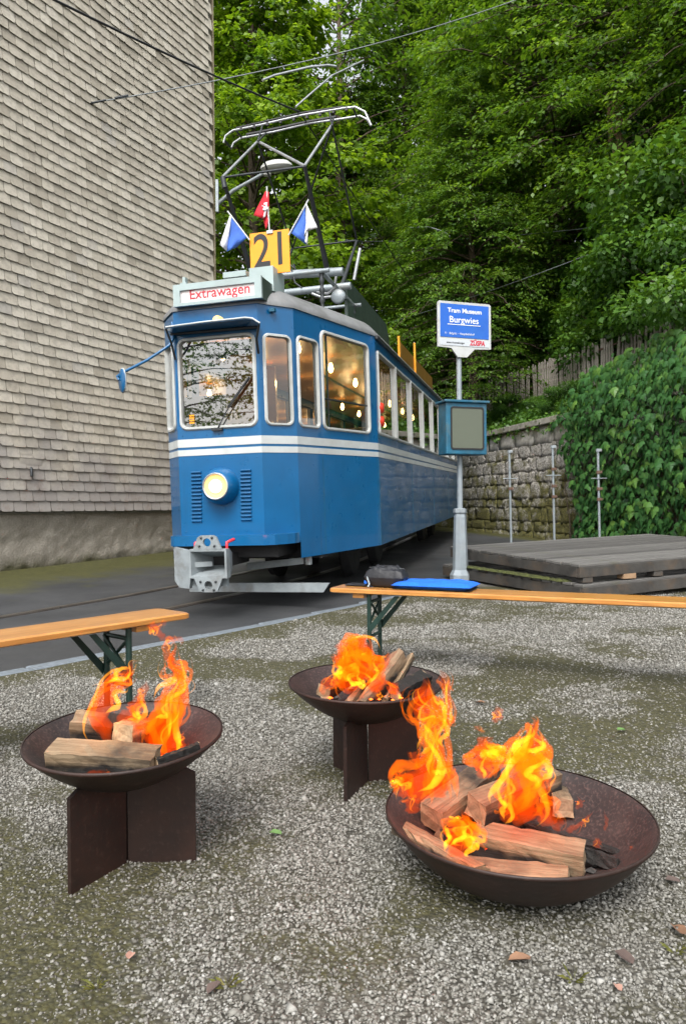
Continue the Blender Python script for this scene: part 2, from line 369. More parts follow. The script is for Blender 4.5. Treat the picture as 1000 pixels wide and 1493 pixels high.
# building line and retaining wall line (plan)
B0 = np.array([-4.56, 9.42]); BE = np.array([.477, .879]); BN = np.array([.879, -.477])
W1 = np.array([4.6, 14.0]); WE = np.array([.2577, -.9662]); WN = np.array([-.9662, -.2577])   # along (towards camera) and outward (towards street)
def wall_dist(x, y): return (x - W1[0]) * WN[0] + (y - W1[1]) * WN[1]
def bld_dist(x, y): return (x - B0[0]) * BN[0] + (y - B0[1]) * BN[1]
def road_tint(x, y):
    db = bld_dist(x, y); dw = wall_dist(x, y)
    return np.clip(.80 - np.abs(db) * .30, 0, .8) + np.where(y > 10, np.clip(.75 - np.abs(dw) * .8, 0, .8), 0) + .25 * (fbm(x * .9, y * .9, 5) - .35)
def road_z(x, y):
    db = bld_dist(x, y)
    return Gv(y) + .05 * np.clip(1 - np.abs(db) / .5, 0, 1) + .006 * (fbm(x * 1.2, y * 1.2, 9) - .5)
structure(link('road', grid_mesh('road', np.arange(-14, 9, .12), np.arange(-3, 34, .12), road_z, M['asphalt'], road_tint)))
K0 = np.array([-1.999, 4.117]); KD = np.array([.6185, .7858]); KR = np.array([.7858, -.6185])
def kxy(u, v): return K0[0] + KD[0] * u + KR[0] * v, K0[1] + KD[1] * u + KR[1] * v
def moss_mask(x, y):
    m = .5 + 1.5 * (fbm(x * 1.7 + 3, y * 1.7, 21, 5) - .5)
    for gx, gy, gs, ga in ((.65, 1.45, .35, .13), (-.6, 1.45, .35, .10), (1.0, 3.2, .8, .10), (.3, 4.2, .9, .07), (-.2, 1.75, .3, -.12), (.2, 2.1, .3, -.08), (-1.0, 3.2, .5, -.08)):
        m = m + ga * np.exp(-((x - gx) ** 2 + (y - gy) ** 2) / (2 * gs * gs))
    d = np.sqrt((x - .1) ** 2 + (y - 1.9) ** 2)
    far = np.clip((y - 2.6) / 2.5, 0, 1) * .03 + np.clip((x + .2) / 1.2, 0, 1) * .05
    v = ((x - K0[0]) * KR[0] + (y - K0[1]) * KR[1])
    edge = np.clip(1 - np.abs(v - .16) / .16, 0, 1) * .2
    return m + far + edge - .03 + .16 * (fbm(x * 11, y * 11, 77, 3) - .5)
def yard_z(x, y): return Gv(y) + .012 + .02 * (fbm(x * 1.3, y * 1.3, 31) - .5) + .006 * (fbm(x * 9, y * 9, 33) - .5)
structure(link('gravel_yard', grid_mesh('gravel_yard', np.arange(-9, 6.3, .06), np.arange(.115, 11, .06), yard_z, M['gravel'], lambda x, y: moss_mask(x, y), kxy)))
def gravel_stones():
    P = []
    for y0, y1, dens, s0, s1 in ((1.15, 2.0, 19000, .0022, .0066), (2.0, 2.9, 11500, .0028, .0072), (2.9, 4.2, 5200, .004, .009), (4.2, 7.6, 2600, .006, .011)):
        w = y1 * .62 + .5; n = int((y1 - y0) * 2 * w * dens)
        x = RNG.uniform(-w, w, n); y = RNG.uniform(y0, y1, n)
        v = (x - K0[0]) * KR[0] + (y - K0[1]) * KR[1]; u = (x - K0[0]) * KD[0] + (y - K0[1]) * KD[1]
        mm = moss_mask(x, y); keep = (v > .14) & (u < 6) & (RNG.uniform(0, 1, n) < np.clip(1.2 - (mm - .42) * 3.4, .36, 1)) & (np.abs(x) < y * .60 + .35)
        x, y = x[keep], y[keep]; P.append(np.stack([x, y, RNG.uniform(0, 1, len(x)) ** 1.8 * (s1 - s0) + s0], 1))
    P = np.concatenate(P); n = len(P)
    P[:, 2] *= np.where(RNG.uniform(0, 1, n) < .012, 1.9, 1.0)
    sink = np.clip((moss_mask(P[:, 0], P[:, 1]) - .52) * 2.2, 0, .55)
    oct_v = np.array([(1, 0, 0), (-1, 0, 0), (0, 1, 0), (0, -1, 0), (0, 0, 1), (0, 0, -1)], float)
    oct_f = np.array([(0, 2, 4), (2, 1, 4), (1, 3, 4), (3, 0, 4), (2, 0, 5), (1, 2, 5), (3, 1, 5), (0, 3, 5)])
    V = oct_v[None] * (P[:, 2][:, None, None] * RNG.uniform(.6, 1.35, (n, 6, 1)))
    V[:, :, 2] *= .75; V[:, :4, :] += RNG.normal(0, .25, (n, 4, 3)) * P[:, 2][:, None, None]
    a = RNG.uniform(0, 2 * pi, n); b = RNG.uniform(-.7, .7, n); ca, sa, cb, sb = np.cos(a)[:, None], np.sin(a)[:, None], np.cos(b)[:, None], np.sin(b)[:, None]
    y1 = V[:, :, 1] * cb - V[:, :, 2] * sb; z1 = V[:, :, 1] * sb + V[:, :, 2] * cb
    x2 = V[:, :, 0] * ca - y1 * sa; y2 = V[:, :, 0] * sa + y1 * ca
    Z = yard_z(P[:, 0], P[:, 1]) + P[:, 2] * (.35 - sink)
    V = np.stack([x2 + P[:, 0:1], y2 + P[:, 1:2], z1 + Z[:, None]], 2).reshape(-1, 3)
    Fc = (oct_f[None] + (np.arange(n) * 6)[:, None, None]).reshape(-1, 3)
    t = np.clip(RNG.beta(3.0, 2.8, n) - np.clip((moss_mask(P[:, 0], P[:, 1]) - .5) * 1.2, 0, .25), 0, 1)
    o = link('gravel_stones', arr_mesh('gravel_stones', V, Fc, M['stone_bit'], np.repeat(t, 6)))
    tag(stuff(o), 'loose pale grey gravel scattered over the yard', 'gravel')
gravel_stones()
# kerb: a flush line of granite setts
kerb = structure(link('kerb', MB().box((0, 0, -.06), (13.6, .10, .06)).build('k', M['soil']).data)); bpy.data.objects.remove(bpy.data.objects['k'])
kerb.location = (K0[0] + KD[0] * .2, K0[1] + KD[1] * .2, .0); kerb.rotation_euler = (0, 0, atan2(KD[1], KD[0])); 
u = -6.5; sett_me = [MB().bbox((0, 0, 0), (.58 + .06 * k, .13, .12), .012).build('t', M['granite']).data for k in range(3)]
for o in [o for o in COL.objects if o.name.startswith('t') and o.data in sett_me]: bpy.data.objects.remove(o)
k = 0
while u < 6.1:
    L = .58 + .06 * (k % 3); x, y = kxy(u + L / 2 + .2, .05)
    o = link('kerb_stone', sett_me[k % 3], kerb)
    o.location = (u + L / 2 , -.05, G(y) - .048 + random.uniform(-.004, .004)); o.rotation_euler = (0, 0, random.uniform(-.008, .008)); u += L + .012; k += 1
# tram rails: the track comes in along the building and bends under the tram
def rail_pts(off):
    c = [(-6.2, .6), (-4.4, 3.9), (-3.02, 6.24), (-1.93, 8.2), (-1.0, 10.4), (-.15, 13.5), (1.2, 19), (2.4, 24), (3.0, 30)]
    out = []
    for i in range(len(c) - 1):
        for t in np.linspace(0, 1, 10, endpoint=False):
            p0 = np.array(c[max(i - 1, 0)]); p1 = np.array(c[i]); p2 = np.array(c[i + 1]); p3 = np.array(c[min(i + 2, len(c) - 1)])
            out.append(.5 * (2 * p1 + (p2 - p0) * t + (2 * p0 - 5 * p1 + 4 * p2 - p3) * t * t + (3 * p1 - p0 - 3 * p2 + p3) * t ** 3))
    out = np.array(out); d = np.gradient(out, axis=0); d /= np.linalg.norm(d, axis=1)[:, None]
    return out + np.stack([d[:, 1], -d[:, 0]], 1) * off, d
for off in (0, 1.0):
    p, d = rail_pts(off); mb = MB()
    for w0, w1, dz in ((-.036, .030, .010), (.046, .066, .009)):
        vs = []; q = np.stack([d[:, 1], -d[:, 0]], 1)
        for a, n_ in zip(p, q):
            z = float(road_z(a[0], a[1])) + dz
            vs += [(a[0] + n_[0] * w0, a[1] + n_[1] * w0, z), (a[0] + n_[0] * w1, a[1] + n_[1] * w1, z), (a[0] + n_[0] * w0, a[1] + n_[1] * w0, z - .05), (a[0] + n_[0] * w1, a[1] + n_[1] * w1, z - .05)]
        n = len(p); mb.add(vs, [(4 * i, 4 * i + 1, 4 * i + 5, 4 * i + 4) for i in range(n - 1)] + [(4 * i + 1, 4 * i + 3, 4 * i + 7, 4 * i + 5) for i in range(n - 1)] + [(4 * i + 2, 4 * i, 4 * i + 4, 4 * i + 6) for i in range(n - 1)])
    structure(mb.build('rail', M['rail']))

# ------------------------------------------------------------------ shingled building
def shingle_mat():
    m, nt, bs = base('fibre_cement_shingle'); tc = N(nt, 'TexCoord'); geo = N(nt, 'NewGeometry')
    mp = N(nt, 'Mapping'); nt.links.new(geo.outputs['Position'], mp.inputs[0])
    at = N(nt, 'Attribute'); at.attribute_name = 'tint'; oi = N(nt, 'ObjectInfo')
    ad = N(nt, 'Math', operation='MULTIPLY_ADD'); ad.inputs[1].default_value = 1.0; nt.links.new(oi.outputs['Random'], ad.inputs[0]); nt.links.new(at.outputs['Fac'], ad.inputs[2])
    fr = N(nt, 'Math', operation='FRACT'); nt.links.new(ad.outputs[0], fr.inputs[0])
    c = ramp(nt, fr.outputs[0], ((0, (.34, .305, .245)), (.12, (.44, .40, .33)), (.6, (.515, .472, .392)), (.95, (.58, .537, .455)), (1, (.40, .375, .335))))
    n1 = noise(nt, mp.outputs[0], 14, 6, .65); n2 = noise(nt, mp.outputs[0], 1.3, 5, .6)
    c = mixc(nt, ramp(nt, n1, ((.45, (0, 0, 0)), (.75, (.55, .55, .55)))), c, (.20, .178, .145))
    sp = N(nt, 'SeparateXYZ'); nt.links.new(geo.outputs['Position'], sp.inputs[0])
    # weathering near the foot of the wall: violet grey, rust-brown streaks
    mr = N(nt, 'MapRange'); mr.inputs[1].default_value = .95; mr.inputs[2].default_value = 2.9; mr.inputs[3].default_value = .5; mr.inputs[4].default_value = -.12
    nt.links.new(sp.outputs[2], mr.inputs[0]); ad2 = N(nt, 'Math', operation='ADD'); nt.links.new(mr.outputs[0], ad2.inputs[0]); nt.links.new(n2, ad2.inputs[1])
    c = mixc(nt, ramp(nt, ad2.outputs[0], ((.55, (0, 0, 0)), (.9, (.8, .8, .8)))), c, (.29, .27, .265))
    n3 = noise(nt, mp.outputs[0], 3.2, 6, .7)
    ad3 = N(nt, 'Math', operation='MULTIPLY'); nt.links.new(ramp(nt, n3, ((.52, (0, 0, 0)), (.7, (1, 1, 1)))), ad3.inputs[0]); nt.links.new(ramp(nt, mr.outputs[0], ((.1, (0, 0, 0)), (.5, (.7, .7, .7)))), ad3.inputs[1])
    c = mixc(nt, ad3.outputs[0], c, (.19, .13, .095))
    nt.links.new(c, bs.inputs['Base Color']); bs.inputs['Roughness'].default_value = .85; bump(nt, bs, n1, .35, .003); return m
M['shingle'] = shingle_mat()
def concrete_mat():
    m, nt, bs = base('rough_render'); geo = N(nt, 'NewGeometry'); mp = N(nt, 'Mapping'); nt.links.new(geo.outputs['Position'], mp.inputs[0]); v = mp.outputs[0]
    n = noise(nt, v, 3, 6, .65); n2 = noise(nt, v, 40, 5, .65)
    c = ramp(nt, n, ((.3, (.22, .20, .165)), (.7, (.40, .37, .32)))); c = mixc(nt, .35, c, ramp(nt, n2, ((.3, (.12, .11, .09)), (.7, (.42, .39, .34)))))
    sp = N(nt, 'SeparateXYZ'); nt.links.new(geo.outputs['Position'], sp.inputs[0])
    mr = N(nt, 'MapRange'); mr.inputs[1].default_value = .1; mr.inputs[2].default_value = .42; mr.inputs[3].default_value = .55; mr.inputs[4].default_value = -.1
    nt.links.new(sp.outputs[2], mr.inputs[0]); ad = N(nt, 'Math', operation='ADD'); nt.links.new(mr.outputs[0], ad.inputs[0]); nt.links.new(n, ad.inputs[1])
    c = mixc(nt, ramp(nt, ad.outputs[0], ((.62, (0, 0, 0)), (.95, (.9, .9, .9)))), c, (.055, .055, .018))
    nt.links.new(c, bs.inputs['Base Color']); bs.inputs['Roughness'].default_value = .95; bump(nt, bs, n2, .9, .02); return m
M['render'] = concrete_mat()
BLD = Matrix(((BE[0], BN[0], 0, B0[0]), (BE[1], BN[1], 0, B0[1]), (0, 0, 1, 0), (0, 0, 0, 1)))   # local x along the wall, y outward
bld = thing('building', 'tall house wall clad in beige rounded shingles above a rough plinth', 'building', M=BLD)
U0, U1, TOP = -3.2, 4.57, 12.4
MB().box(((U0 + U1) / 2 - .02, -2.53, (TOP + .9) / 2), (U1 - U0 - .04, 5.0, TOP - .9)).build('wall', M['render'], bld)
def plinth():
    xs = np.arange(U0, U1, .045); zs = np.arange(-.25, .93, .04); X, Z = np.meshgrid(xs, zs); nx, nz = len(xs), len(zs)
    Yd = -.055 + .05 * (fbm(X * 6, Z * 6, 41, 5) - .5) + .03 * (fbm(X * 17, Z * 17, 43, 3) - .5) + .012 * np.sin(Z * 9)
    Yd = np.where(Z > .84, -.045 + .008 * (fbm(X * 9, Z * 9, 44) - .5), Yd)
    V = np.stack([X.ravel(), Yd.ravel(), Z.ravel()], 1); i = np.arange((nx - 1) * (nz - 1)); a = (i // (nx - 1)) * nx + i % (nx - 1)
    me = arr_mesh('plinth', V, np.stack([a, a + 1, a + nx + 1, a + nx], 1), M['render'], None, True); link('plinth', me, bld)
    MB().box(((U0 + U1) / 2 - .05, -2.6, .35), (U1 - U0 - .1, 5.0, 1.2)).build('plinth_core', M['render'], bld)
plinth()
M['trim'] = simple('old_corner_board', (.34, .29, .19), .8, 0, .25, 5, .2)
MB().box((U1 + .012, -.06, (TOP + .95) / 2), (.03, .12, TOP - .95)).build('corner_board', M['trim'], bld)
def shingles():
    RH, TW = .147, .2
    def tile(r, off):
        w = .0965; L = .215; c = []
        c += [(-w, L), (-w, r)]
        for a in (200, 225, 250): c.append((-w + r + r * cos(radians(a)), r + r * sin(radians(a))))
        c += [(-w + r, 0), (w - r, 0)]
        for a in (290, 315, 340): c.append((w - r + r * cos(radians(a)), r + r * sin(radians(a))))
        c += [(w, r), (w, L)]
        n = len(c); V = []
        for th in (0, .007):
            for x, z in c: V.append((x, .003 + th + .030 * (1 - z / L), z))
        F_ = [tuple(range(n, 2 * n))] + [(k, (k + 1) % n, n + (k + 1) % n, n + k) for k in range(n)]
        return V, F_, n
    var = [tile(r, 0) for r in (.022, .03, .038)]
    mes = []
    for V, F_, n in var:
        me = bpy.data.meshes.new('shingle'); me.from_pydata(V, [], F_); me.materials.append(M['shingle']); me.update(); mes.append(me)
    T = []
    k = 0; z = .935
    while z < TOP - .1:
        x = U0 + .1 + (.1 if k % 2 else 0)
        while x < U1 - .08:
            T.append((x + random.uniform(-.004, .004), z + random.uniform(-.004, .004), random.gauss(0, .012), random.randrange(3), random.uniform(0, .006)))
            x += TW
        z += RH; k += 1
    def area(t):
        p = BLD @ Vector((t[0], 0, t[1])); q = CRn.T @ (np.array(p) - CAM)
        px, py = 500 + F_PX * q[0] / -q[2], 746.5 - F_PX * q[1] / -q[2]
        if px < -4 or py < -4 or px > 1000 or (px > 262 and py > 420): return 0
        return 1 / (q[2] ** 2) * (1 + .1 * random.random())
    T.sort(key=area, reverse=True)
    rv = []; rf = []; rt = []; cnt = 0
    for i, (x, z, r, v, pr) in enumerate(T):
        if i < 300:
            o = link('shingle', mes[v], bld); o.location = (x, pr, z); o.rotation_euler = (0, r, 0)
        else:
            V, F_, n = var[v]; c_, s_ = cos(r), sin(r); tt = random.random(); b = len(rv)
            for a in V: rv.append((x + a[0] * c_ + a[2] * s_, a[1] + pr, z - a[0] * s_ + a[2] * c_)); rt.append(tt)
            rf += [tuple(j + b for j in f) for f in F_]
    me = bpy.data.meshes.new('shingle_field'); me.from_pydata(rv, [], rf); me.materials.append(M['shingle'])
    a = me.attributes.new('tint', 'FLOAT', 'POINT'); a.data.foreach_set('value', np.array(rt, np.float32)); me.update()
    stuff(link('shingle_field', me, bld))
shingles()
# small spout and the pale patch tile above it
p_ = at_y(43, 680, 9.8)
def on_bld(px, py, off=0.0):
    d = ray(px, py); n = np.array([BN[0], BN[1], 0]); t = (n @ (np.array([B0[0], B0[1], 0]) + n * off - CAM)) / (n @ d); p = CAM + t * d
    return ((p[0] - B0[0]) * BE[0] + (p[1] - B0[1]) * BE[1], off, p[2])
a_ = on_bld(43, 670); MB().box((a_[0], .03, a_[2]), (.36, .012, .15)).build('patch_panel', M['shingle'], bld)
a_ = on_bld(43, 687); MB().tube([(a_[0], .02, a_[2] + .05), (a_[0], .05, a_[2] + .03), (a_[0], .052, a_[2] - .07)], .02, 8).build('spout', M['dark_metal'], bld)

# ------------------------------------------------------------------ retaining wall (local x along towards the camera, y outward)
WALL = Matrix(((WE[0], WN[0], 0, W1[0]), (WE[1], WN[1], 0, W1[1]), (0, 0, 1, 0), (0, 0, 0, 1)))
def wallstone_mat():
    m, nt, bs = base('mossy_wall_stone'); geo = N(nt, 'NewGeometry'); mp = N(nt, 'Mapping'); nt.links.new(geo.outputs['Position'], mp.inputs[0]); v = mp.outputs[0]
    n = noise(nt, v, 5, 6, .7); n2 = noise(nt, v, 26, 6, .7); oi = N(nt, 'ObjectInfo')
    c = ramp(nt, n2, ((.36, (.055, .05, .042)), (.48, (.24, .23, .205)), (.62, (.55, .53, .50))))
    c = mixc(nt, .15, c, ramp(nt, oi.outputs['Random'], ((0, (.12, .11, .09)), (1, (.42, .40, .36)))))
    sp = N(nt, 'SeparateXYZ'); nt.links.new(geo.outputs['Position'], sp.inputs[0])
    mr = N(nt, 'MapRange'); mr.inputs[1].default_value = .2; mr.inputs[2].default_value = 2.5; mr.inputs[3].default_value = .22; mr.inputs[4].default_value = -.04
    nt.links.new(sp.outputs[2], mr.inputs[0]); ad = N(nt, 'Math', operation='ADD'); nt.links.new(mr.outputs[0], ad.inputs[0])
    nt.links.new(noise(nt, v, 2.2, 7, .7, .4), ad.inputs[1])
    moss = ramp(nt, noise(nt, v, 30, 4), ((.3, (.03, .034, .005)), (.7, (.15, .135, .024))))
    c = mixc(nt, ramp(nt, ad.outputs[0], ((.52, (0, 0, 0)), (.66, (.95, .95, .95)))), c, moss)
    nt.links.new(c, bs.inputs['Base Color']); bs.inputs['Roughness'].default_value = .95; bump(nt, bs, n2, 1.0, .03); return m
M['wallstone'] = wallstone_mat()
M['paleblock'] = simple('pale_limestone', (.52, .51, .48), .85, 0, .3, 7, .5, 24, .012, dirt=(.13, .13, .08), dirt_amt=.8)
M['coping'] = simple('concrete_coping', (.24, .23, .20), .9, 0, .3, 6, .5, 24, .01, dirt=(.10, .105, .03), dirt_amt=.85)
rw = thing('retaining_wall', 'old mossy rubble retaining wall with pale block course and coping', 'wall', M=WALL)
X0, X1 = -9.5, 4.6
MB().box(((X0 + X1) / 2, -.36, 1.2), (X1 - X0, .6, 2.6)).build('wall_core', M['soil'], rw)
def rough_block(name, x, z, w, h, mat, amp=.03, nx=6, nz=4, depth=.12):
    V = []; sd = random.random() * 99
    for j in range(nz + 1):
        for i in range(nx + 1):
            fx, fz = i / nx * 2 - 1, j / nz * 2 - 1
            edge = max(abs(fx), abs(fz)) > .99
            y = (-.008 if edge else .0) + amp * (random.random() - .5)
            jx = (random.random() - .5) * w * .06; jz = (random.random() - .5) * h * .1
            V.append((fx * w / 2 + jx, y, fz * h / 2 + jz))
    Fc = [(j * (nx + 1) + i, j * (nx + 1) + i + 1, (j + 1) * (nx + 1) + i + 1, (j + 1) * (nx + 1) + i) for j in range(nz) for i in range(nx)]
    rim = [i for i in range(nx + 1)] + [(j + 1) * (nx + 1) + nx for j in range(nz)] + [nz * (nx + 1) + i for i in range(nx - 1, -1, -1)] + [j * (nx + 1) for j in range(nz - 1, 0, -1)]
    o = len(V); V += [(V[k][0], -depth, V[k][2]) for k in rim]; n = len(rim)
    Fc += [(rim[k], o + k, o + (k + 1) % n, rim[(k + 1) % n]) for k in range(n)]
    me = bpy.data.meshes.new(name); me.from_pydata(V, [], Fc); me.materials.append(mat); me.polygons.foreach_set('use_smooth', [True] * len(Fc)); me.update()
    ob = link(name, me, rw); ob.location = (x, -.02, z); return ob
z = .02
for h in (.36, .22, .33, .19, .34, .26, .31, .27):
    x = X0
    while x < X1 - .1:
        w = random.uniform(.22, .85)
        if x + w > X1: w = X1 - x
        rough_block('stone', x + w / 2, z + h / 2, w + .012, h + .012, M['wallstone'], .045); x += w
    z += h
x = X0
while x < X1 - .1:
    w = min(random.uniform(.5, .85), X1 - x); rough_block('pale_block', x + w / 2, z + .19, w - .012, .37, M['paleblock'], .012, 4, 3); x += w
z += .38; x = X0
while x < X1 - .1:
    w = min(random.uniform(1.2, 1.7), X1 - x)
    MB().bbox((x + w / 2, -.16, z + .07), (w - .008, .52, .13), .015).build('coping_slab', M['coping'], rw); x += w
WTOP = z + .135

# ------------------------------------------------------------------ hillside above the wall
def hill_h(a, b):                                   # a along the wall, b metres behind its face
    base_ = WTOP - .05 + np.clip((b - .35) / 1.0, 0, 1) * .75
    up = np.clip(b - 1.35, 0, 40) * (.62 + .1 * np.sin(a * .13)) 
    return base_ + np.where(b > 30, 28.65 * .62 + 0 * up, up) + .5 * (fbm(a * .35, b * .35, 51) - .5) * np.clip(b, 0, 1) + .12 * (fbm(a * 2, b * 2, 53) - .5)
def wxy(a, b): return W1[0] + WE[0] * a - WN[0] * b, W1[1] + WE[1] * a - WN[1] * b
def hill():
    A, Bq = np.meshgrid(np.concatenate([np.arange(-42, 10, .5)]), np.concatenate([np.arange(.30, 3, .15), np.arange(3, 46, 1.0)]))
    sh = A.shape; a, b = A.ravel(), Bq.ravel(); X, Y = wxy(a, b); Z = hill_h(a, b)
    nx, ny = sh[1], sh[0]; i = np.arange((nx - 1) * (ny - 1)); q = (i // (nx - 1)) * nx + i % (nx - 1)
    structure(link('hillside', arr_mesh('hillside', np.stack([X, Y, Z], 1), np.stack([q, q + 1, q + nx + 1, q + nx], 1), M['soil'], None, True)))
hill()
def hill_at(x, y):
    a = (x - W1[0]) * WE[0] + (y - W1[1]) * WE[1]; b = -((x - W1[0]) * WN[0] + (y - W1[1]) * WN[1])
    return float(hill_h(np.array(a), np.array(b))) if b > .3 else G(y) - .02

# picket fence on the bank
FB = 1.35
fence = thing('picket_fence', 'weathered grey picket fence with rusty rails along the bank above the wall', 'fence', M=WALL)
pk = []
for hh in (.86, .9, .94):
    b = MB(); w = .026
    b.prism([(-w, 0, 0), (w, 0, 0), (w, 0, hh - .06), (0, 0, hh), (-w, 0, hh - .06)], (0, -.011, 0), (0, .011, 0)); o = b.build('tmp', M['picket']); pk.append(o.data); bpy.data.objects.remove(o)
x = -9.8
while x < 3.6:
    zb = float(hill_h(np.array(x), np.array(FB)))
    if not (-4.2 < x < -3.7 and random.random() < .5):
        o = link('picket', random.choice(pk), fence); o.location = (x, -FB + .03, 3.68 + .5 * (zb - 3.68) + .02 + .012 * x * 0); o.rotation_euler = (random.gauss(0, .03), random.gauss(0, .035), 0)
    x += random.uniform(.085, .115)
for zr in (3.98, 4.36):
    MB().tube([(x, -FB, zr + .02 * sin(x)) for x in np.arange(-9.8, 3.7, .5)], .022, 6).build('rail_bar', M['fence_rail'], fence)
for x in np.arange(-9.5, 3.7, 2.1):
    MB().box((x, -FB - .05, 3.95), (.09, .08, 1.25)).build('fence_post', M['picket'], fence)

# ================================================================== VEGETATION
M['beech'] = leafmat('beech_leaf', (.034, .086, .012), (.088, .186, .021), (.19, .31, .038), .50, .42)
M['maple'] = leafmat('maple_leaf', (.065, .145, .011), (.155, .275, .020), (.28, .42, .034), .50, .45)
M['shrub'] = leafmat('shrub_leaf', (.028, .08, .014), (.07, .165, .024), (.155, .28, .04), .40, .4)
M['herb'] = leafmat('bank_herb_leaf', (.03, .085, .014), (.075, .17, .028), (.16, .28, .045), .36, .45)
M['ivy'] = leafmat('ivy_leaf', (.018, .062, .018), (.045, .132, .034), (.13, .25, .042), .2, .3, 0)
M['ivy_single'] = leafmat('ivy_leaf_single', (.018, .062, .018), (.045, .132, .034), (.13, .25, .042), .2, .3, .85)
def unit(v): return v / np.maximum(np.linalg.norm(v, axis=-1, keepdims=True), 1e-6)
def leaf_quads(P, D, Nn, size, width=.32):
    D = unit(D); S = unit(np.cross(D, Nn)); Nn = np.cross(S, D); L = size[:, None]
    a = P; b = P + D * L * .48 + S * L * width + Nn * L * .07; c = P + D * L - Nn * L * .10; d = P + D * L * .48 - S * L * width + Nn * L * .07
    V = np.stack([a, b, c, d], 1).reshape(-1, 3); n = len(P)
    return V, np.arange(n * 4).reshape(n, 4)
def make_crown(name, seed, H, R, z0, nb, ntw, nlf, leaf, mat, droop=.5, spread=1.0, upr=.25, wide=.32, flat=.35, prof=None):
    r = np.random.default_rng(seed)
    u = (np.arange(nb) + r.uniform(0, 1, nb)) / nb
    h = z0 + (H - z0) * u ** 1.05
    az = np.arange(nb) * 2.39996 + r.normal(0, .35, nb)
    pr = prof(u) if prof is not None else np.sqrt(np.clip(1 - (u * .98) ** 2.2, .02, 1)) * (.62 + .38 * np.sin(pi * np.clip(u * 1.4 + .1, 0, 1)))
    Lb = R * pr * r.uniform(.72, 1.12, nb)
    dirb = np.stack([np.cos(az), np.sin(az), np.zeros(nb)], 1)
    rise = upr + .55 * u
    def bp(i, t):
        return np.stack([np.zeros(len(i)), np.zeros(len(i)), h[i]], 1) + dirb[i] * (Lb[i] * t)[:, None] + np.array([0, 0, 1.])[None] * (Lb[i] * (rise[i] * t - droop * t * t))[:, None]
    ib = np.repeat(np.arange(nb), ntw); nt_ = len(ib)
    t = np.clip(r.uniform(.18, 1.02, nt_) ** .8, 0, 1.02)
    st = bp(ib, t); side = np.where(r.uniform(0, 1, nt_) < .5, -1., 1.)
    lat = np.stack([-dirb[ib][:, 1], dirb[ib][:, 0], np.zeros(nt_)], 1) * side[:, None]
    dt = unit(lat * r.uniform(.3, 1.1, nt_)[:, None] + dirb[ib] * r.uniform(.4, 1.1, nt_)[:, None] + np.array([0, 0, 1.])[None] * r.normal(-.1, .22, nt_)[:, None])
    Lt = (Lb[ib] * .34 * (1.15 - t) + .45) * r.uniform(.6, 1.2, nt_) * spread
    il = np.repeat(np.arange(nt_), nlf); n = len(il); s = r.uniform(.05, 1, n)
    P = st[il] + dt[il] * (Lt[il] * s)[:, None]; P[:, 2] -= (Lt[il] * s * s) * .35 * droop
    tw_lat = unit(np.cross(dt, np.array([0, 0, 1.])))
    sd = np.where(r.uniform(0, 1, n) < .5, -1., 1.)
    P += tw_lat[il] * (sd * r.uniform(0, .16, n) * spread)[:, None] + r.normal(0, .035, (n, 3))
    D = dt[il] * .5 + tw_lat[il] * (sd * .8)[:, None] + r.normal(0, .3, (n, 3)); D[:, 2] -= .30 + droop * .25
    Nn = np.array([0, 0, 1.])[None] + dirb[ib][il] * .35 + r.normal(0, flat, (n, 3))
    size = leaf * r.uniform(.65, 1.3, n)
    V, Fc = leaf_quads(P, D, Nn, size, wide)
    twt = np.clip(r.normal(.50, .18, nt_) + .22 * (t - .6), 0, 1)
    tint = np.clip(twt[il] + r.normal(0, .12, n), 0, 1)
    crown = arr_mesh(name, V, Fc, mat, np.repeat(tint, 4))
    wood = MB(); wood.tube([(0, 0, -.6), (0, 0, .3), (.05, .04, H * .3), (-.06, .03, H * .62), (.02, 0, H * .97)], [.34, .24, .19, .11, .02], 9)
    for i in range(nb):
        tt = np.array([0, .25, .5, .75, 1.0]); q = bp(np.full(5, i), tt); r0 = .012 + .009 * Lb[i]
        wood.tube([tuple(a) for a in q], [r0, r0 * .75, r0 * .5, r0 * .3, .006], 5, cap=False)
    for i in range(0, nt_, 4):
        q = st[i]; e = q + dt[i] * Lt[i] * .8; e[2] -= Lt[i] * .22 * droop
        wood.tube([tuple(q), tuple(e)], [.009, .003], 3, cap=False)
    o = wood.build('tmp', M['bark']); tr = o.data; bpy.data.objects.remove(o)
    return crown, tr
beechA = make_crown('beech_crown', 3, 18, 5.8, 3.0, 150, 18, 26, .13, M['beech'], .55, 1.25)
beechB = make_crown('beech_crown', 5, 16, 5.2, 1.8, 140, 18, 26, .125, M['beech'], .7, 1.3)
mapleA = make_crown('maple_crown', 8, 18, 5.2, 1.5, 150, 17, 26, .16, M['maple'], .3, 1.05, .35, .44, .5)
thinA = make_crown('thin_crown', 9, 14, 4.4, 3.0, 60, 10, 16, .14, M['beech'], .35, 1.1, .35, .36, .5)
T_N = 0
def tree(kind, x, y, sc, rz, label, group, name, z=None, szz=1.0):
    root = thing(name, label, 'tree', (x, y, hill_at(x, y) if z is None else z), rz, group)
    root.scale = (sc, sc, sc * szz)
    c = link('crown', kind[0], root); t = link('trunk', kind[1], root); return root
G_F = 'trees on the wooded slope'
maples = [(-2.6, 21.5, 1.0, .4, 'light green maple rising between the shingled house and the tram'),
          (-5.5, 30, 1.15, 2.2, 'light green maple half hidden behind the shingled house corner')]
for x, y, s, r_, l in maples: tree(mapleA, x, y, s, r_, l, None, 'maple_tree', G(y) - .1)
bee0 = None
tree(thinA, .0, 26, 1.5, 2.0, 'tall thin crowned tree with sky showing through above the pantograph', None, 'slender_tree', G(26) - .1)
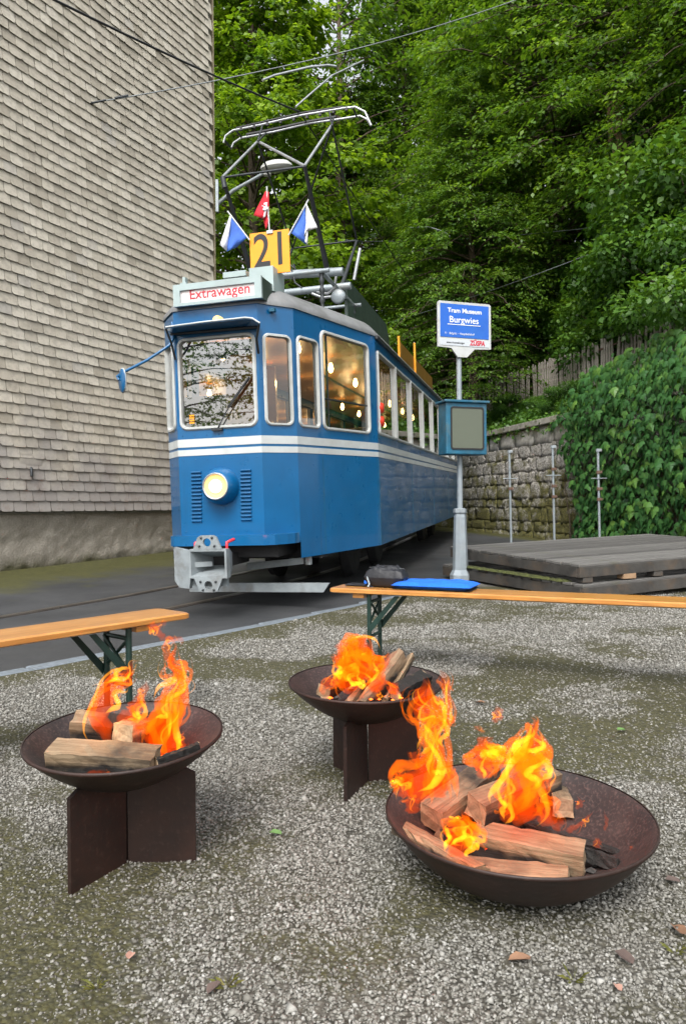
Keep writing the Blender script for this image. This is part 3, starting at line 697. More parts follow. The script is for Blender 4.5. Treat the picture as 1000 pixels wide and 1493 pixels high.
bee = [(8.2, 18.8, 1.0, .3, beechA), (5.2, 23.5, 1.0, 1.9, beechB), (9.6, 14.6, .82, 4.0, beechB), (2.6, 29, 1.05, 2.6, beechA), (11.6, 20.5, 1.15, 5.1, beechA),
       (7.4, 28, 1.1, .9, beechB), (5.0, 34, 1.2, 3.3, beechA), (-.5, 36, 1.15, 4.4, beechB), (12.6, 28, 1.2, 1.2, beechA), (14, 15.5, 1.0, 2.9, beechA),
       (10, 36, 1.3, .1, beechB), (3.6, 19.6, .62, 5.6, beechB), (6.4, 21.0, .95, 3.7, beechA), (9.9, 17.0, .9, 2.0, beechA), (.6, 28, 1.05, 1.1, beechB)]
for x, y, s, r_, kd in bee: tree(kd, x, y, s, r_, 'dark green beech with drooping leafy branches on the wooded slope above the fence', G_F, 'beech_tree')
# trees behind the camera, seen only mirrored in the windscreen
for x, y, s, r_ in ((-10.5, -9.5, .85, .5), (-17, -10, 1.0, 2.5), (-9, -20, 1.0, 4.2), (2, -16, 1.0, 1.2), (12, -10, 1.0, 3.0)):
    tree(thinA, x, y, s, r_, 'loose crowned tree mirrored in the tram windscreen', 'trees mirrored in the windscreen', 'mirrored_tree', 0)
# leaning bare trunks at the wood's edge
def bare_trunk(px, y, py0, py1, r, mat, lean, label):
    a = at_y(px, py0, y); b = at_y(px + lean, py1, y); a[2] = hill_at(a[0], a[1]) - .3; rt = thing('tree_trunk', label, 'trunk', tuple(a))
    d = np.array(b) - a; pts = [tuple(d * t + np.array([.07 * sin(5 * t), .05 * sin(7 * t + 1), 0])) for t in np.linspace(0, 1, 9)]
    MB().tube(pts, [r * (1.15 - .35 * t) for t in np.linspace(0, 1, 9)], 12).build('trunk', mat, rt); return rt
bt = bare_trunk(921, 17.0, 470, 150, .24, M['vine_bark'], -20, 'ochre barked trunk wrapped in climbing ivy above the fence')
bare_trunk(668, 24, 590, 380, .15, M['bark'], -6, 'thin brown trunk right behind the station sign pole')
bare_trunk(690, 22.5, 590, 430, .10, M['bark'], -14, 'slender leaning trunk beside the station sign')

def leaf_blob(name, centers, radii, n, leaf, mat, seed, drop=.3, hollow=.55):
    r = np.random.default_rng(seed); k = r.integers(0, len(centers), n); C = np.array(centers)[k]; Rr = np.array(radii)[k]
    d = unit(r.normal(0, 1, (n, 3))); rad = (hollow + (1 - hollow) * r.uniform(0, 1, n) ** .6)[:, None]
    P = C + d * Rr * rad; P += r.normal(0, .05, (n, 3))
    D = d * .6 + r.normal(0, .6, (n, 3)); D[:, 2] -= drop
    Nn = d * .6 + np.array([0, 0, 1.]) + r.normal(0, .35, (n, 3))
    V, Fc = leaf_quads(P, D, Nn, leaf * r.uniform(.6, 1.35, n), .36)
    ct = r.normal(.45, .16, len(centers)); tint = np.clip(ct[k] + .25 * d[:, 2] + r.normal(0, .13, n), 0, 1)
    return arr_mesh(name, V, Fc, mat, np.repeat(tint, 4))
# ivy winding round the ochre trunk
cs = [(random.gauss(-.1, .22), random.gauss(-.15, .12), z_) for z_ in np.arange(.3, 6.5, .22)]
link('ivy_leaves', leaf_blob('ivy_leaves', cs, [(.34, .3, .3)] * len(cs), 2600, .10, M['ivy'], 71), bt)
shrub_mes = []
for sd in range(3):
    r = np.random.default_rng(80 + sd); cs = [(r.normal(0, .62), r.normal(0, .5), r.uniform(.35, 1.9)) for _ in range(16)]
    shrub_mes.append((leaf_blob('foliage', cs, [(r.uniform(.4, .7), r.uniform(.4, .7), r.uniform(.22, .4)) for _ in cs], 15000, .078, M['shrub'], 90 + sd, .35, .5), cs))
def shrub(px, py, b, sc, k, label, grp):
    # the pixel gives the direction, the bank behind the wall gives the distance
    d = ray(px, py); n = np.array([WN[0], WN[1], 0]); o_ = np.array([W1[0], W1[1], 0]) - n * b; t = (n @ (o_ - CAM)) / (n @ d); p = CAM + t * d
    root = thing('shrub', label, 'shrub', (p[0], p[1], hill_at(p[0], p[1]) - .1), random.uniform(0, 6), grp); root.scale = (sc,) * 3
    me, cs = shrub_mes[k]; link('foliage', me, root)
    m = MB()
    for c in cs: m.tube([(0, 0, -.2), (c[0] * .4, c[1] * .4, c[2] * .6), c], [.03, .02, .006], 5, cap=False)
    m.build('stem', M['twig'], root)
GS = 'shrubs behind the picket fence'
for px, py, b, sc, k in ((700, 470, 3.2, 1.0, 0), (770, 470, 3.6, .95, 1), (820, 460, 3.6, 1.15, 2), (868, 450, 3.4, 1.2, 0), (915, 440, 3.0, 1.25, 1), (965, 430, 2.6, 1.4, 2), (1015, 420, 2.0, 1.5, 0),
                         (600, 500, 3.4, 1.2, 1), (650, 500, 3.6, 1.2, 2), (560, 500, 4.5, 1.4, 0), (985, 380, 3.4, 1.7, 1), (925, 400, 4.2, 1.5, 2), (1040, 380, 2.8, 1.8, 0)):
    shrub(px, py, b, sc, k, 'leafy green shrub growing behind the picket fence', GS)
for px, py, b, sc, k in ((738, 560, .9, .34, 1), (783, 560, .8, .26, 0), (820, 560, .8, .36, 2)):
    shrub(px, py, b, sc, k, 'low bush between the coping and the picket fence', 'low bushes on the bank')
def undergrowth():
    r = np.random.default_rng(5); n = 40000
    a = r.uniform(-15, 3.5, n); b = np.where(r.uniform(0, 1, n) < .6, r.uniform(.05, 1.3, n), r.uniform(1.2, 7, n) ** 1.0)
    X, Y = wxy(a, b); hum = .06 + .34 * fbm(a * 1.6, b * 1.6, 61) ** 1.5 * np.where((b > .9) & (b < 2.2), .6, 1)
    Z = hill_h(a, np.maximum(b, .32)) + r.uniform(0, 1, n) * hum
    hang = r.uniform(0, 1, n) < .10; Z = np.where(hang & (b < .5), Z - r.uniform(0, .3, n), Z)
    bb = np.where(hang & (b < .5), -.06, b); X, Y = wxy(a, bb)
    P = np.stack([X, Y, Z], 1); D = r.normal(0, .7, (n, 3)); D[:, 2] -= .1; D[:, :2] += WN * .4
    Nn = np.array([WN[0] * .5, WN[1] * .5, 1.]) + r.normal(0, .35, (n, 3))
    V, Fc = leaf_quads(P, D, Nn, .095 * r.uniform(.6, 1.4, n), .38)
    t = np.clip(.45 + .8 * (fbm(a * 2.2, b * 2.2, 63) - .5) + r.normal(0, .14, n), 0, 1)
    tag(stuff(link('undergrowth', arr_mesh('undergrowth', V, Fc, M['herb'], np.repeat(t, 4)))), 'low green undergrowth covering the bank above the wall', 'undergrowth')
undergrowth()
# ------------------------------------------------------------------ creeper covering the near part of the wall
def ivy_leaf_shape(k):
    base_ = [(0, 0), (.16, -.05), (.34, .10), (.50, .40), (.30, .44), (.22, .62), (0, 1.0), (-.22, .62), (-.30, .44), (-.50, .40), (-.34, .10), (-.16, -.05)]
    V = [(0, .42, .06)]
    for i, (x, y) in enumerate(base_):
        V.append((x * (1 + .1 * sin(k * 3 + i)), y, -.10 * abs(x) * 1.2 - .14 * y * y * (1 + .3 * k)))
    n = len(base_); return np.array(V), [(0, i, i % n + 1) for i in range(1, n + 1)]
def creeper():
    r = np.random.default_rng(17)
    ivy = thing('creeper', 'dense glossy creeper with lobed leaves hanging over the wall end', 'ivy', M=WALL)
    n = 4700; a = r.uniform(-.75, 4.6, n); z = r.uniform(.15, 4.4, n)
    left = .12 + .5 * (fbm(z * 1.3, z * 0 + 2, 3) - .6) + .22 * np.sin(z * 2.1) - .28 * (z > 2.6)
    top = 3.62 + .18 * a + .3 * (fbm(a * 1.5, a * 0 + 5, 7) - .5)
    keep = (a > left) & (z < top); a, z = a[keep], z[keep]; n = len(a)
    back = np.clip(z - 2.95, 0, 2); off = .17 + .16 * fbm(a * 1.4, z * 1.4, 9) - back * .75 + r.normal(0, .05, n)
    P = np.stack([a, off, z], 1)
    tip = np.stack([r.normal(.05, .32, n), .30 + r.normal(0, .15, n), -1 + r.normal(0, .12, n)], 1)
    nor = np.stack([r.normal(-.1, .28, n), np.full(n, 1.) + r.normal(0, .15, n), .55 + r.normal(0, .2, n) + back * .5], 1)
    tip = unit(tip); sx = unit(np.cross(tip, nor)); nor = np.cross(sx, tip)
    size = r.uniform(.09, .22, n) * np.where(r.uniform(0, 1, n) < .15, .6, 1); tint = np.clip(.36 + r.normal(0, .14, n) + back * .35 + .3 * (r.uniform(0, 1, n) > .96), 0, 1)
    sh = [ivy_leaf_shape(k) for k in range(3)]; mes = []
    for V, Fc in sh:
        me = bpy.data.meshes.new('leaf'); me.from_pydata(V.tolist(), [], Fc); me.materials.append(M['ivy_single']); me.update(); mes.append(me)
    Wm = np.array(WALL); wp = (Wm[:3, :3] @ P.T).T + Wm[:3, 3]; q = (wp - CAM) @ CRn
    px = 500 + F_PX * q[:, 0] / -q[:, 2]; vis = (px < 1004); score = np.where(vis, size / -q[:, 2] * (1 + 2 * (off > .2)), 0)
    order = np.argsort(-score); VV = []; FF = []; TT = []; base_i = 0
    for rank, i in enumerate(order):
        R3 = np.stack([sx[i], tip[i], nor[i]], 1)
        if rank < 300:
            o = link('leaf', mes[i % 3], ivy); m4 = np.eye(4); m4[:3, :3] = R3 * size[i]; m4[:3, 3] = P[i]; o.matrix_local = Matrix(m4.tolist())
        else:
            V, Fc = sh[i % 3]; VV.append((R3 @ (V * size[i]).T).T + P[i]); FF.append(np.array(Fc) + base_i); base_i += len(V); TT.append(np.full(len(V), tint[i]))
    stuff(link('leaf_mass', arr_mesh('leaf_mass', np.concatenate(VV), np.concatenate(FF), M['ivy'], np.concatenate(TT)), ivy))
    m = MB()
    for k in range(26):
        x = r.uniform(-.3, 4.5); zz = np.linspace(.1, r.uniform(2.4, 3.3), 9)
        m.tube([(x + .12 * sin(k + 3 * q_), .03 + .04 * sin(2 * q_ + k), q_) for q_ in zz], [.014 * (1.1 - .9 * i_ / 8) for i_ in range(9)], 5, cap=False)
    m.build('vine_stem', M['twig'], ivy)
creeper()

# ================================================================== THE TRAM (local x = across, y = along away from the camera, z = up from the rail)
TO = np.array([-1.071, 6.431, .004])
TM3 = Matrix.Rotation(-radians(14.666), 3, 'Z') @ Matrix.Rotation(radians(1.483), 3, 'X') @ Matrix.Rotation(radians(-1.072), 3, 'Y')
TMAT = Matrix.Translation(TO) @ TM3.to_4x4(); TMn = np.array(TM3); TC = TMn.T @ (CAM - TO)
def t_at(px, py, axis, val):
    d = TMn.T @ ray(px, py); t = (val - TC[axis]) / d[axis]; return TC + t * d
tram = thing('tram', 'blue vintage tram with two white stripes and lit headlamp', 'tram', M=TMAT)
w0, w1, s1, w2, s2, SE = .407, .648, .279, 1.1, 1.717, 12.9
PLAN_R = [(w0, 0), (w1, s1), (w2, s2), (w2, SE - 1.7), (w1, SE - .28), (w0, SE)]
ZB, ZT = .70, 2.765
def rrect(x0, x1, z0, z1, r, n=5):
    out = []
    for cx, cz, a0 in ((x1 - r, z1 - r, 0), (x0 + r, z1 - r, 90), (x0 + r, z0 + r, 180), (x1 - r, z0 + r, 270)):
        for k in range(n + 1):
            a = radians(a0 + 90 * k / n); out.append((cx + r * cos(a), cz + r * sin(a)))
    return out
def face_map(a, b):                                  # a, b plan points; returns f(u,z,out) with u metres from a to b
    L = hypot(b[0] - a[0], b[1] - a[1]); d = ((b[0] - a[0]) / L, (b[1] - a[1]) / L); n = (d[1], -d[0])
    return (lambda u, z, o=0.0: (a[0] + d[0] * u + n[0] * o, a[1] + d[1] * u + n[1] * o, z)), L
body = MB()
def panel(a, b, outer, holes, frames=True, glass_in=.012, mirror_pane=True, gl='glass', fw=.032, e=.03):
    f, L = face_map(a, b)
    loops = [outer] + [h for h in holes]
    tri = tessellate_polygon([[Vector((u, z, 0)) for u, z in lp] for lp in loops])
    flat = [p for lp in loops for p in lp]
    V = [f(u, z) for u, z in flat]; body.add(V, [tuple(t) for t in tri])
    for h in holes:
        n = len(h); inn = [f(u, z, -.05) for u, z in h]; out_ = [f(u, z) for u, z in h]
        body.add(out_ + inn, [(k, (k + 1) % n, n + (k + 1) % n, n + k) for k in range(n)])
    return f, L
def ring_frame(f, x0, x1, z0, z1, r, w=.034, name='window', gl='glass', parent=tram, depth=.018, sub=True):
    o_ = rrect(x0 - w * .5, x1 + w * .5, z0 - w * .5, z1 + w * .5, r + w * .5); i_ = rrect(x0 + w * .5, x1 - w * .5, z0 + w * .5, z1 - w * .5, max(.01, r - w * .5))
    n = len(o_); m = MB(); V = [f(u, z, depth * .25) for u, z in o_] + [f(u, z, depth) for u, z in [(a[0] * .7 + b[0] * .3, a[1] * .7 + b[1] * .3) for a, b in zip(o_, i_)]] + [f(u, z, depth) for u, z in [(a[0] * .2 + b[0] * .8, a[1] * .2 + b[1] * .8) for a, b in zip(o_, i_)]] + [f(u, z, -.03) for u, z in i_]
    V = [f(u, z, -.002) for u, z in o_] + V
    Fc = []
    for j in range(4): Fc += [(j * n + k, j * n + (k + 1) % n, (j + 1) * n + (k + 1) % n, (j + 1) * n + k) for k in range(n)]
    win = m.add(V, Fc).build(name, M['frame_white'], parent)
    g = MB(); gi = rrect(x0 + .004, x1 - .004, z0 + .004, z1 - .004, max(.01, r - .004)); g.add([f(u, z, -.012) for u, z in gi], [tuple(range(len(gi)))]).build('pane', M[gl], win)
    return win
fl = .0
# front face
front_o = [(0, ZB - .08), (2 * w0, ZB - .08), (2 * w0, ZT), (0, ZT)]
FW = (.045, .772, 1.685, 2.487)
f, L = panel((-w0, 0), (w0, 0), front_o, [rrect(*FW, .06)]); ring_frame(f, *FW, .06, .036, 'windscreen', 'windscreen')
fF = f
def side_panels(sg):
    def fm(a, b):
        if sg > 0: return (a, b)
        return ((-b[0], b[1]), (-a[0], a[1]))
    def flip(u0, u1, L): return (u0, u1) if sg > 0 else (L - u1, L - u0)
    # bevel
    a, b = fm((w0, 0), (w1, s1)); L = hypot(w1 - w0, s1)
    zlow = .62
    u0, u1 = flip(.055, .325, L); f, _ = panel(a, b, [(0, zlow), (L, zlow), (L, ZT), (0, ZT)], [rrect(u0, u1, 1.692, 2.485, .05)]); ring_frame(f, u0, u1, 1.692, 2.485, .05, .03)
    # taper with two windows
    a, b = fm((w1, s1), (w2, s2)); L = hypot(w2 - w1, s2 - s1)
    h1 = flip(.045, .37, L); h2 = flip(.44, 1.335, L)
    pts = [(0, .60), (.0, .47), (L, .47), (L, ZT), (0, ZT)] if sg > 0 else [(0, .47), (L, .47), (L, ZT), (0, ZT)]
    f, _ = panel(a, b, pts, [rrect(*h1, 1.688, 2.505, .05), rrect(*h2, 1.69, 2.622, .06)])
    ring_frame(f, *h1, 1.688, 2.505, .05, .03); ring_frame(f, *h2, 1.69, 2.622, .06, .036)
    if sg > 0:
        m = MB()                                    # sliding sash bars of the big side window
        for bx in ((.56, 1.69, .56, 2.62), (.45, 1.98, 1.33, 1.98)):
            p0 = f(bx[0], bx[1], -.02); p1 = f(bx[2], bx[3], -.02); m.tube([p0, p1], .012, 6)
        m.build('sash_bar', M['dark_metal'], tram)
    # flank
    LS = SE - 1.7 - s2; a, b = fm((w2, s2), (w2, SE - 1.7)); mull = [.05] + [1.14 + 1.165 * k for k in range(8)]
    holes = []
    for k in range(len(mull) - 1):
        u0, u1 = flip(mull[k] + .045, mull[k + 1] - .045, LS); holes.append((u0, u1))
    f, _ = panel(a, b, [(0, .47), (LS, .47), (LS, ZT), (0, ZT)], [rrect(h[0], h[1], 1.705, 2.60, .025, 2) for h in holes])
    for h in holes: ring_frame(f, h[0], h[1], 1.705, 2.60, .025, .042, 'window')
    # rear taper and bevel, plain
    for a, b in (((w2, SE - 1.7), (w1, SE - .28)), ((w1, SE - .28), (w0, SE))):
        a, b = fm(a, b); L = hypot(b[0] - a[0], b[1] - a[1]); panel(a, b, [(0, .47), (L, .47), (L, ZT), (0, ZT)], [])
    return f
fR = side_panels(1); side_panels(-1)
panel((w0, SE), (-w0, SE), [(0, .6), (2 * w0, .6), (2 * w0, ZT), (0, ZT)], [])
body.build('body', M['blue'], tram)
OUT = [(-w0, 0), (w0, 0)] + PLAN_R[1:5] + [(w0, SE), (-w0, SE)] + [(-x, y) for x, y in reversed(PLAN_R[1:5])]   # closed plan, front first
def off_plan(d):
    n = len(OUT); res = []
    for i in range(n):
        p0, p1, p2 = (Vector(OUT[(i - 1) % n]), Vector(OUT[i]), Vector(OUT[(i + 1) % n]))
        d0, d1 = (p1 - p0).normalized(), (p2 - p1).normalized(); n0 = Vector((d0.y, -d0.x)); n1 = Vector((d1.y, -d1.x))
        b = (n0 + n1); b /= max(b.length_squared / 2, .3); res.append((p1 + b * d)[:])
    return res
def belt(z0, z1, name, mat, out=.0035):
    for i in range(len(OUT)):
        pass
    m = MB(); p = off_plan(out); q = off_plan(-.004); n = len(p)
    V = [(x, y, z0) for x, y in p] + [(x, y, z1) for x, y in p] + [(x, y, z1) for x, y in q] + [(x, y, z0) for x, y in q]
    Fc = []
    for k in range(n): Fc += [(k, (k + 1) % n, n + (k + 1) % n, n + k), (n + k, n + (k + 1) % n, 2 * n + (k + 1) % n, 2 * n + k), (3 * n + k, 3 * n + (k + 1) % n, (k + 1) % n, k)]
    return m.add(V, Fc).build(name, mat, tram)
belt(1.515, 1.588, 'stripe', M['white_paint']); belt(1.437, 1.492, 'stripe', M['white_paint'])
# roof: rounded shell inset ring by ring
prof = [(.012, ZT - .015), (.012, ZT + .012), (-.0, ZT + .04), (-.05, ZT + .10), (-.12, ZT + .155), (-.22, ZT + .205), (-.33, ZT + .235)]
m = MB(); rings = [[(x, y, z) for x, y in off_plan(d)] for d, z in prof]; n = len(rings[0])
V = [p for r_ in rings for p in r_]; Fc = [(i * n + k, i * n + (k + 1) % n, (i + 1) * n + (k + 1) % n, (i + 1) * n + k) for i in range(len(rings) - 1) for k in range(n)]
m.add(V, Fc, True); m.add(rings[-1], [tuple(range(n))]); m.build('roof', M['roof_grey'], tram)
# gutter along the flank
MB().box((w2 + .02, (s2 + SE - 1.7) / 2, ZT - .02), (.03, SE - 1.7 - s2, .035)).build('gutter', M['dark_metal'], tram)
# interior: floor, ceiling, seats, bulbs, handrail
MB().box((0, SE / 2, .86), (1.2, SE - 3.4, .04)).build('floor', M['seat'], tram)
ceil = MB(); p = off_plan(-.08); n = len(p); ceil.add([(x, y, ZT - .06) for x, y in p], [tuple(range(n))]); ceil.build('ceiling', M['interior_ceiling'], tram)
MB().box((-.95, SE / 2, 1.27), (.03, SE - 3.6, .8)).build('side_lining', M['interior_wood'], tram)
MB().box((.98, SE / 2 + .2, 1.27), (.03, SE - 3.9, .8)).build('side_lining', M['interior_wood'], tram)
mb = MB(); mb.box((-.45, 1.95, 1.7), (.62, .04, 1.7)); mb.box((.62, 1.95, 1.2), (.5, .04, .7)); mb.build('cab_partition', M['interior_wood'], tram)
for k in range(9):
    for sx in (-.6, .6):
        m = MB(); m.bbox((sx, 2.7 + k * 1.0, 1.55), (.72, .08, .62), .03); m.bbox((sx, 2.48 + k * 1.0, 1.26), (.72, .42, .08), .03); m.build('seat', M['seat'], tram)
for k in range(8):
    for sx in (-.42, .42):
        m = MB(); m.lathe([(.0, 2.50), (.022, 2.515), (.034, 2.55), (.026, 2.585), (.016, 2.62)], 10, Matrix.Translation((sx, 1.1 + k * 1.25, -.0)))
        bl = m.build('bulb', M['bulb'], tram)
    pl = bpy.data.lights.new('saloon_light', 'POINT'); pl.energy = 4.2; pl.color = (1, .62, .28); pl.shadow_soft_size = .04
    po = bpy.data.objects.new('saloon_light', pl); COL.objects.link(po); po.parent = tram; po.location = (0, 1.1 + k * 1.25, 2.42)
MB().tube([(.5, 1.4, .9), (.5, 1.4, 2.7)], .017, 8).build('handrail', M['silver'], tram)
MB().tube([(.62, 1.2, 2.3), (.62, SE - 2, 2.3)], .014, 8).build('handrail', M['silver'], tram)
# navy sun blind behind the windscreen
MB().add([fF(.06, 2.46, -.06), fF(.75, 2.46, -.06), fF(.75, 2.33, -.06), fF(.52, 2.33, -.06), fF(.50, 2.30, -.06), fF(.2, 2.30, -.06), fF(.1, 2.36, -.06)], [tuple(range(7))]).build('sun_blind', M['curtain'], tram)
m = MB(); m.box((-.25, .34, 1.45), (.5, .3, 1.1)); m.build('driver_desk', M['seat'], tram)
# visor over the windscreen
def shell(pts_a, pts_b, th, name, mat):
    m = MB(); n = len(pts_a); V = [tuple(p) for p in pts_a] + [tuple(p) for p in pts_b] + [(p[0], p[1], p[2] - th) for p in pts_a] + [(p[0], p[1], p[2] - th) for p in pts_b]
    Fc = []
    for k in range(n - 1): Fc += [(k, k + 1, n + k + 1, n + k), (2 * n + k, 3 * n + k, 3 * n + k + 1, 2 * n + k + 1), (n + k, n + k + 1, 3 * n + k + 1, 3 * n + k), (k, 2 * n + k, 2 * n + k + 1, k + 1)]
    Fc += [(0, n, 3 * n, 2 * n), (n - 1, 3 * n - 1, 4 * n - 1, 2 * n - 1)]
    return m.add(V, Fc).build(name, mat, tram)
fe = [t_at(px, py, 1, -.24) for px, py in ((242, 477), (262, 474), (300, 469), (340, 465), (357, 463), (368, 464), (379, 471))]
be = [(x, -.004, 2.565) for x in np.linspace(-.43, .43, 7)]
shell(be, fe, .012, 'visor', M['blue'])
MB().tube([tuple(p) for p in fe], .008, 6).build('visor_edge', M['white_paint'], tram)
MB().tube([(-.43, -.02, 2.55), (.43, -.02, 2.54)], .016, 6).build('visor_hinge', M['dark_metal'], tram)
for a, b, c in (((242, 479), (250, 500), (256, 524)), ((378, 472), (374, 495), (377, 515))):
    MB().tube([tuple(t_at(*a, 1, -.23)), tuple(t_at(*b, 1, -.14)), tuple(t_at(*c, 1, -.02))], .011, 6).build('visor_stay', M['dark_metal'], tram)
q = t_at(318, 468, 1, -.04); m = MB(); m.lathe([(.0, -.055), (.03, -.05), (.045, -.02), (.047, .03)], 16, Matrix.Translation(q) @ Matrix.Rotation(-pi / 2, 4, 'X')); m.build('marker_lamp', M['headlamp'], tram)
# wiper
a, b, c = t_at(317, 626, 1, -.02), t_at(330, 600, 1, -.035), t_at(362, 552, 1, -.03)
MB().tube([tuple(a), tuple(b), tuple(c)], .006, 6).build('wiper_arm', M['dark_metal'], tram); MB().tube([tuple(t_at(333, 593, 1, -.022)), tuple(t_at(364, 550, 1, -.022))], .011, 6).build('wiper_blade', M['rubber'], tram)
MB().box(tuple(a), (.10, .03, .022)).build('wiper_pivot', M['dark_metal'], tram)
# yellow service sticker in the windscreen corner
a = t_at(279, 611, 1, -.005); 
for k in range(4): MB().box((a[0], -.004 + .014, a[2] + .022 * (k - 1.5)), (.05, .003, .014)).build('sticker', M['yellow'], tram)
# mirror on its arm
pm = [tuple(t_at(px, py, 1, s_)) for px, py, s_ in ((251, 470, .02), (254, 492, -.02), (247, 504, -.08), (215, 525, -.16), (180, 543, -.24), (171, 549, -.25), (174, 554, -.25))]
MB().tube(pm, .013, 8).build('mirror_arm', M['blue'], tram)
q = t_at(180, 555, 1, -.26); m = MB(); m.lathe([(0, -.012), (.05, -.012), (.082, -.004), (.088, .008), (.08, .016), (0, .016)], 20, Matrix.Translation(q) @ Matrix.Rotation(radians(-32), 4, 'Z') @ Matrix.Rotation(pi / 2, 4, 'X') @ Matrix.Diagonal((.75, 1.25, 1, 1)))
mi = m.build('mirror', M['blue'], tram); m = MB(); m.lathe([(.084, 0), (.092, .004), (.084, .012)], 20, Matrix.Translation(q) @ Matrix.Rotation(radians(-32), 4, 'Z') @ Matrix.Rotation(pi / 2, 4, 'X') @ Matrix.Diagonal((.75, 1.25, 1, 1))); m.build('mirror_rim', M['white_paint'], mi)
# headlamp
hc = t_at(318, 709, 1, -.08); HM = Matrix.Translation((hc[0], 0, hc[2])) @ Matrix.Rotation(radians(3), 4, 'Z') @ Matrix.Rotation(pi / 2, 4, 'X')
m = MB(); m.lathe([(.17, -.01), (.168, .03), (.155, .085), (.135, .13), (.118, .155), (.108, .155), (.104, .14)], 36, HM); hl = m.build('headlamp', M['blue'], tram)
m = MB(); m.lathe([(.0, .160), (.035, .159), (.058, .156), (.06, .15)], 28, HM); m.build('lens', emit('headlamp_filament', (1.0, .85, .55), 2.5), hl)
m = MB(); m.lathe([(.05, .130), (.075, .142), (.105, .146)], 28, HM); m.build('reflector', M['headlamp'], hl)
m = MB(); m.lathe([(.104, .148), (.112, .164), (.12, .158), (.12, .15)], 28, HM); m.build('lens_ring', M['silver'], hl)
# louvres
lv = MB(); lv.prism([(-.052, 0, 0), (.052, 0, 0), (.048, -.016, .013), (-.048, -.016, .013)], (0, 0, 0), (0, .002, .012)); o = lv.build('tmp', M['blue']); lvm = o.data; bpy.data.objects.remove(o)
lvw = bpy.data.meshes.new('l'); 
for (pa, pb) in (((287, 691), (288, 762)), ((359, 688), (360, 760))):
    A, Bq = t_at(*pa, 1, 0), t_at(*pb, 1, 0)
    for k in range(14):
        c = A + (Bq - A) * k / 13; o = link('louvre', lvm, tram); o.location = (c[0], -.001, c[2])
# bumper beam following the front and the bevel
def beam(pts, z0, z1, d, name, mat):
    m = MB(); n = len(pts); inn = [(p[0], p[1]) for p in pts]; o2 = d
    V = [(x, y, z0) for x, y in pts] + [(x, y, z1) for x, y in pts] + [(x, y, z0) for x, y in o2] + [(x, y, z1) for x, y in o2]
    Fc = [tuple(range(n, 2 * n)) + tuple(reversed(range(3 * n, 4 * n))), tuple(reversed(range(n))) + tuple(range(2 * n, 3 * n))]
    for k in range(n - 1): Fc += [(k, k + 1, n + k + 1, n + k), (2 * n + k + 1, 2 * n + k, 3 * n + k, 3 * n + k + 1)]
    Fc += [(0, n, 3 * n, 2 * n), (n - 1, 3 * n - 1, 4 * n - 1, 2 * n - 1)]
    return m.add(V, Fc).build(name, mat, tram)
beam([(-.52, .20), (-.52, .02), (-.49, -.05), (-.44, -.085), (.42, -.085), (.52, -.05), (.60, .06), (.64, .14), (.65, .24)], .618, .708,
     [(-.44, .2), (-.43, .1), (-.42, .03), (-.41, .01), (.4, .01), (.43, .03), (.5, .1), (.56, .17), (.6, .24)], 'bumper', M['blue'])
# coupler
cs_ = -.42
q = t_at(299, 822, 1, cs_); sc_ = (t_at(337, 822, 1, cs_)[0] - t_at(258, 822, 1, cs_)[0])
cp = MB(); cx, cz = q[0] + .03, q[2]; hw, hh = .155, .105
def quadring(m, s_a, wa, ha, s_b, wb, hb):
    A = [(cx - wa, s_a, cz - ha), (cx + wa, s_a, cz - ha), (cx + wa, s_a, cz + ha), (cx - wa, s_a, cz + ha)]; Bq = [(cx - wb, s_b, cz - hb), (cx + wb, s_b, cz - hb), (cx + wb, s_b, cz + hb), (cx - wb, s_b, cz + hb)]
    m.add(A + Bq, [(k, (k + 1) % 4, 4 + (k + 1) % 4, 4 + k) for k in range(4)])
quadring(cp, cs_ - .01, hw, hh, cs_ + .28, .06, .03); quadring(cp, cs_ - .01, hw + .018, hh + .018, cs_ + .06, hw + .018, hh + .018); quadring(cp, cs_ - .01, hw, hh, cs_ - .01, hw + .018, hh + .018)
quadring(cp, cs_ + .06, hw + .018, hh + .018, cs_ + .30, .09, .07)
cp.add([(cx - .06, cs_ + .28, cz - .03), (cx + .06, cs_ + .28, cz - .03), (cx + .06, cs_ + .28, cz + .03), (cx - .06, cs_ + .28, cz + .03)], [(0, 1, 2, 3)])
coup = cp.build('coupler', M['coupler'], tram)
MB().box((cx, cs_ + .5, cz), (.13, .5, .11)).build('draw_bar', M['black'], coup)
m = MB(); m.prism([(cx - .15, cs_ + .03, cz - .035), (cx - .01, cs_ + .10, cz - .03), (cx - .01, cs_ + .10, cz + .01), (cx - .15, cs_ + .03, cz + .01)], (0, 0, 0), (0, .02, 0)); m.build('hook', M['coupler'], coup)
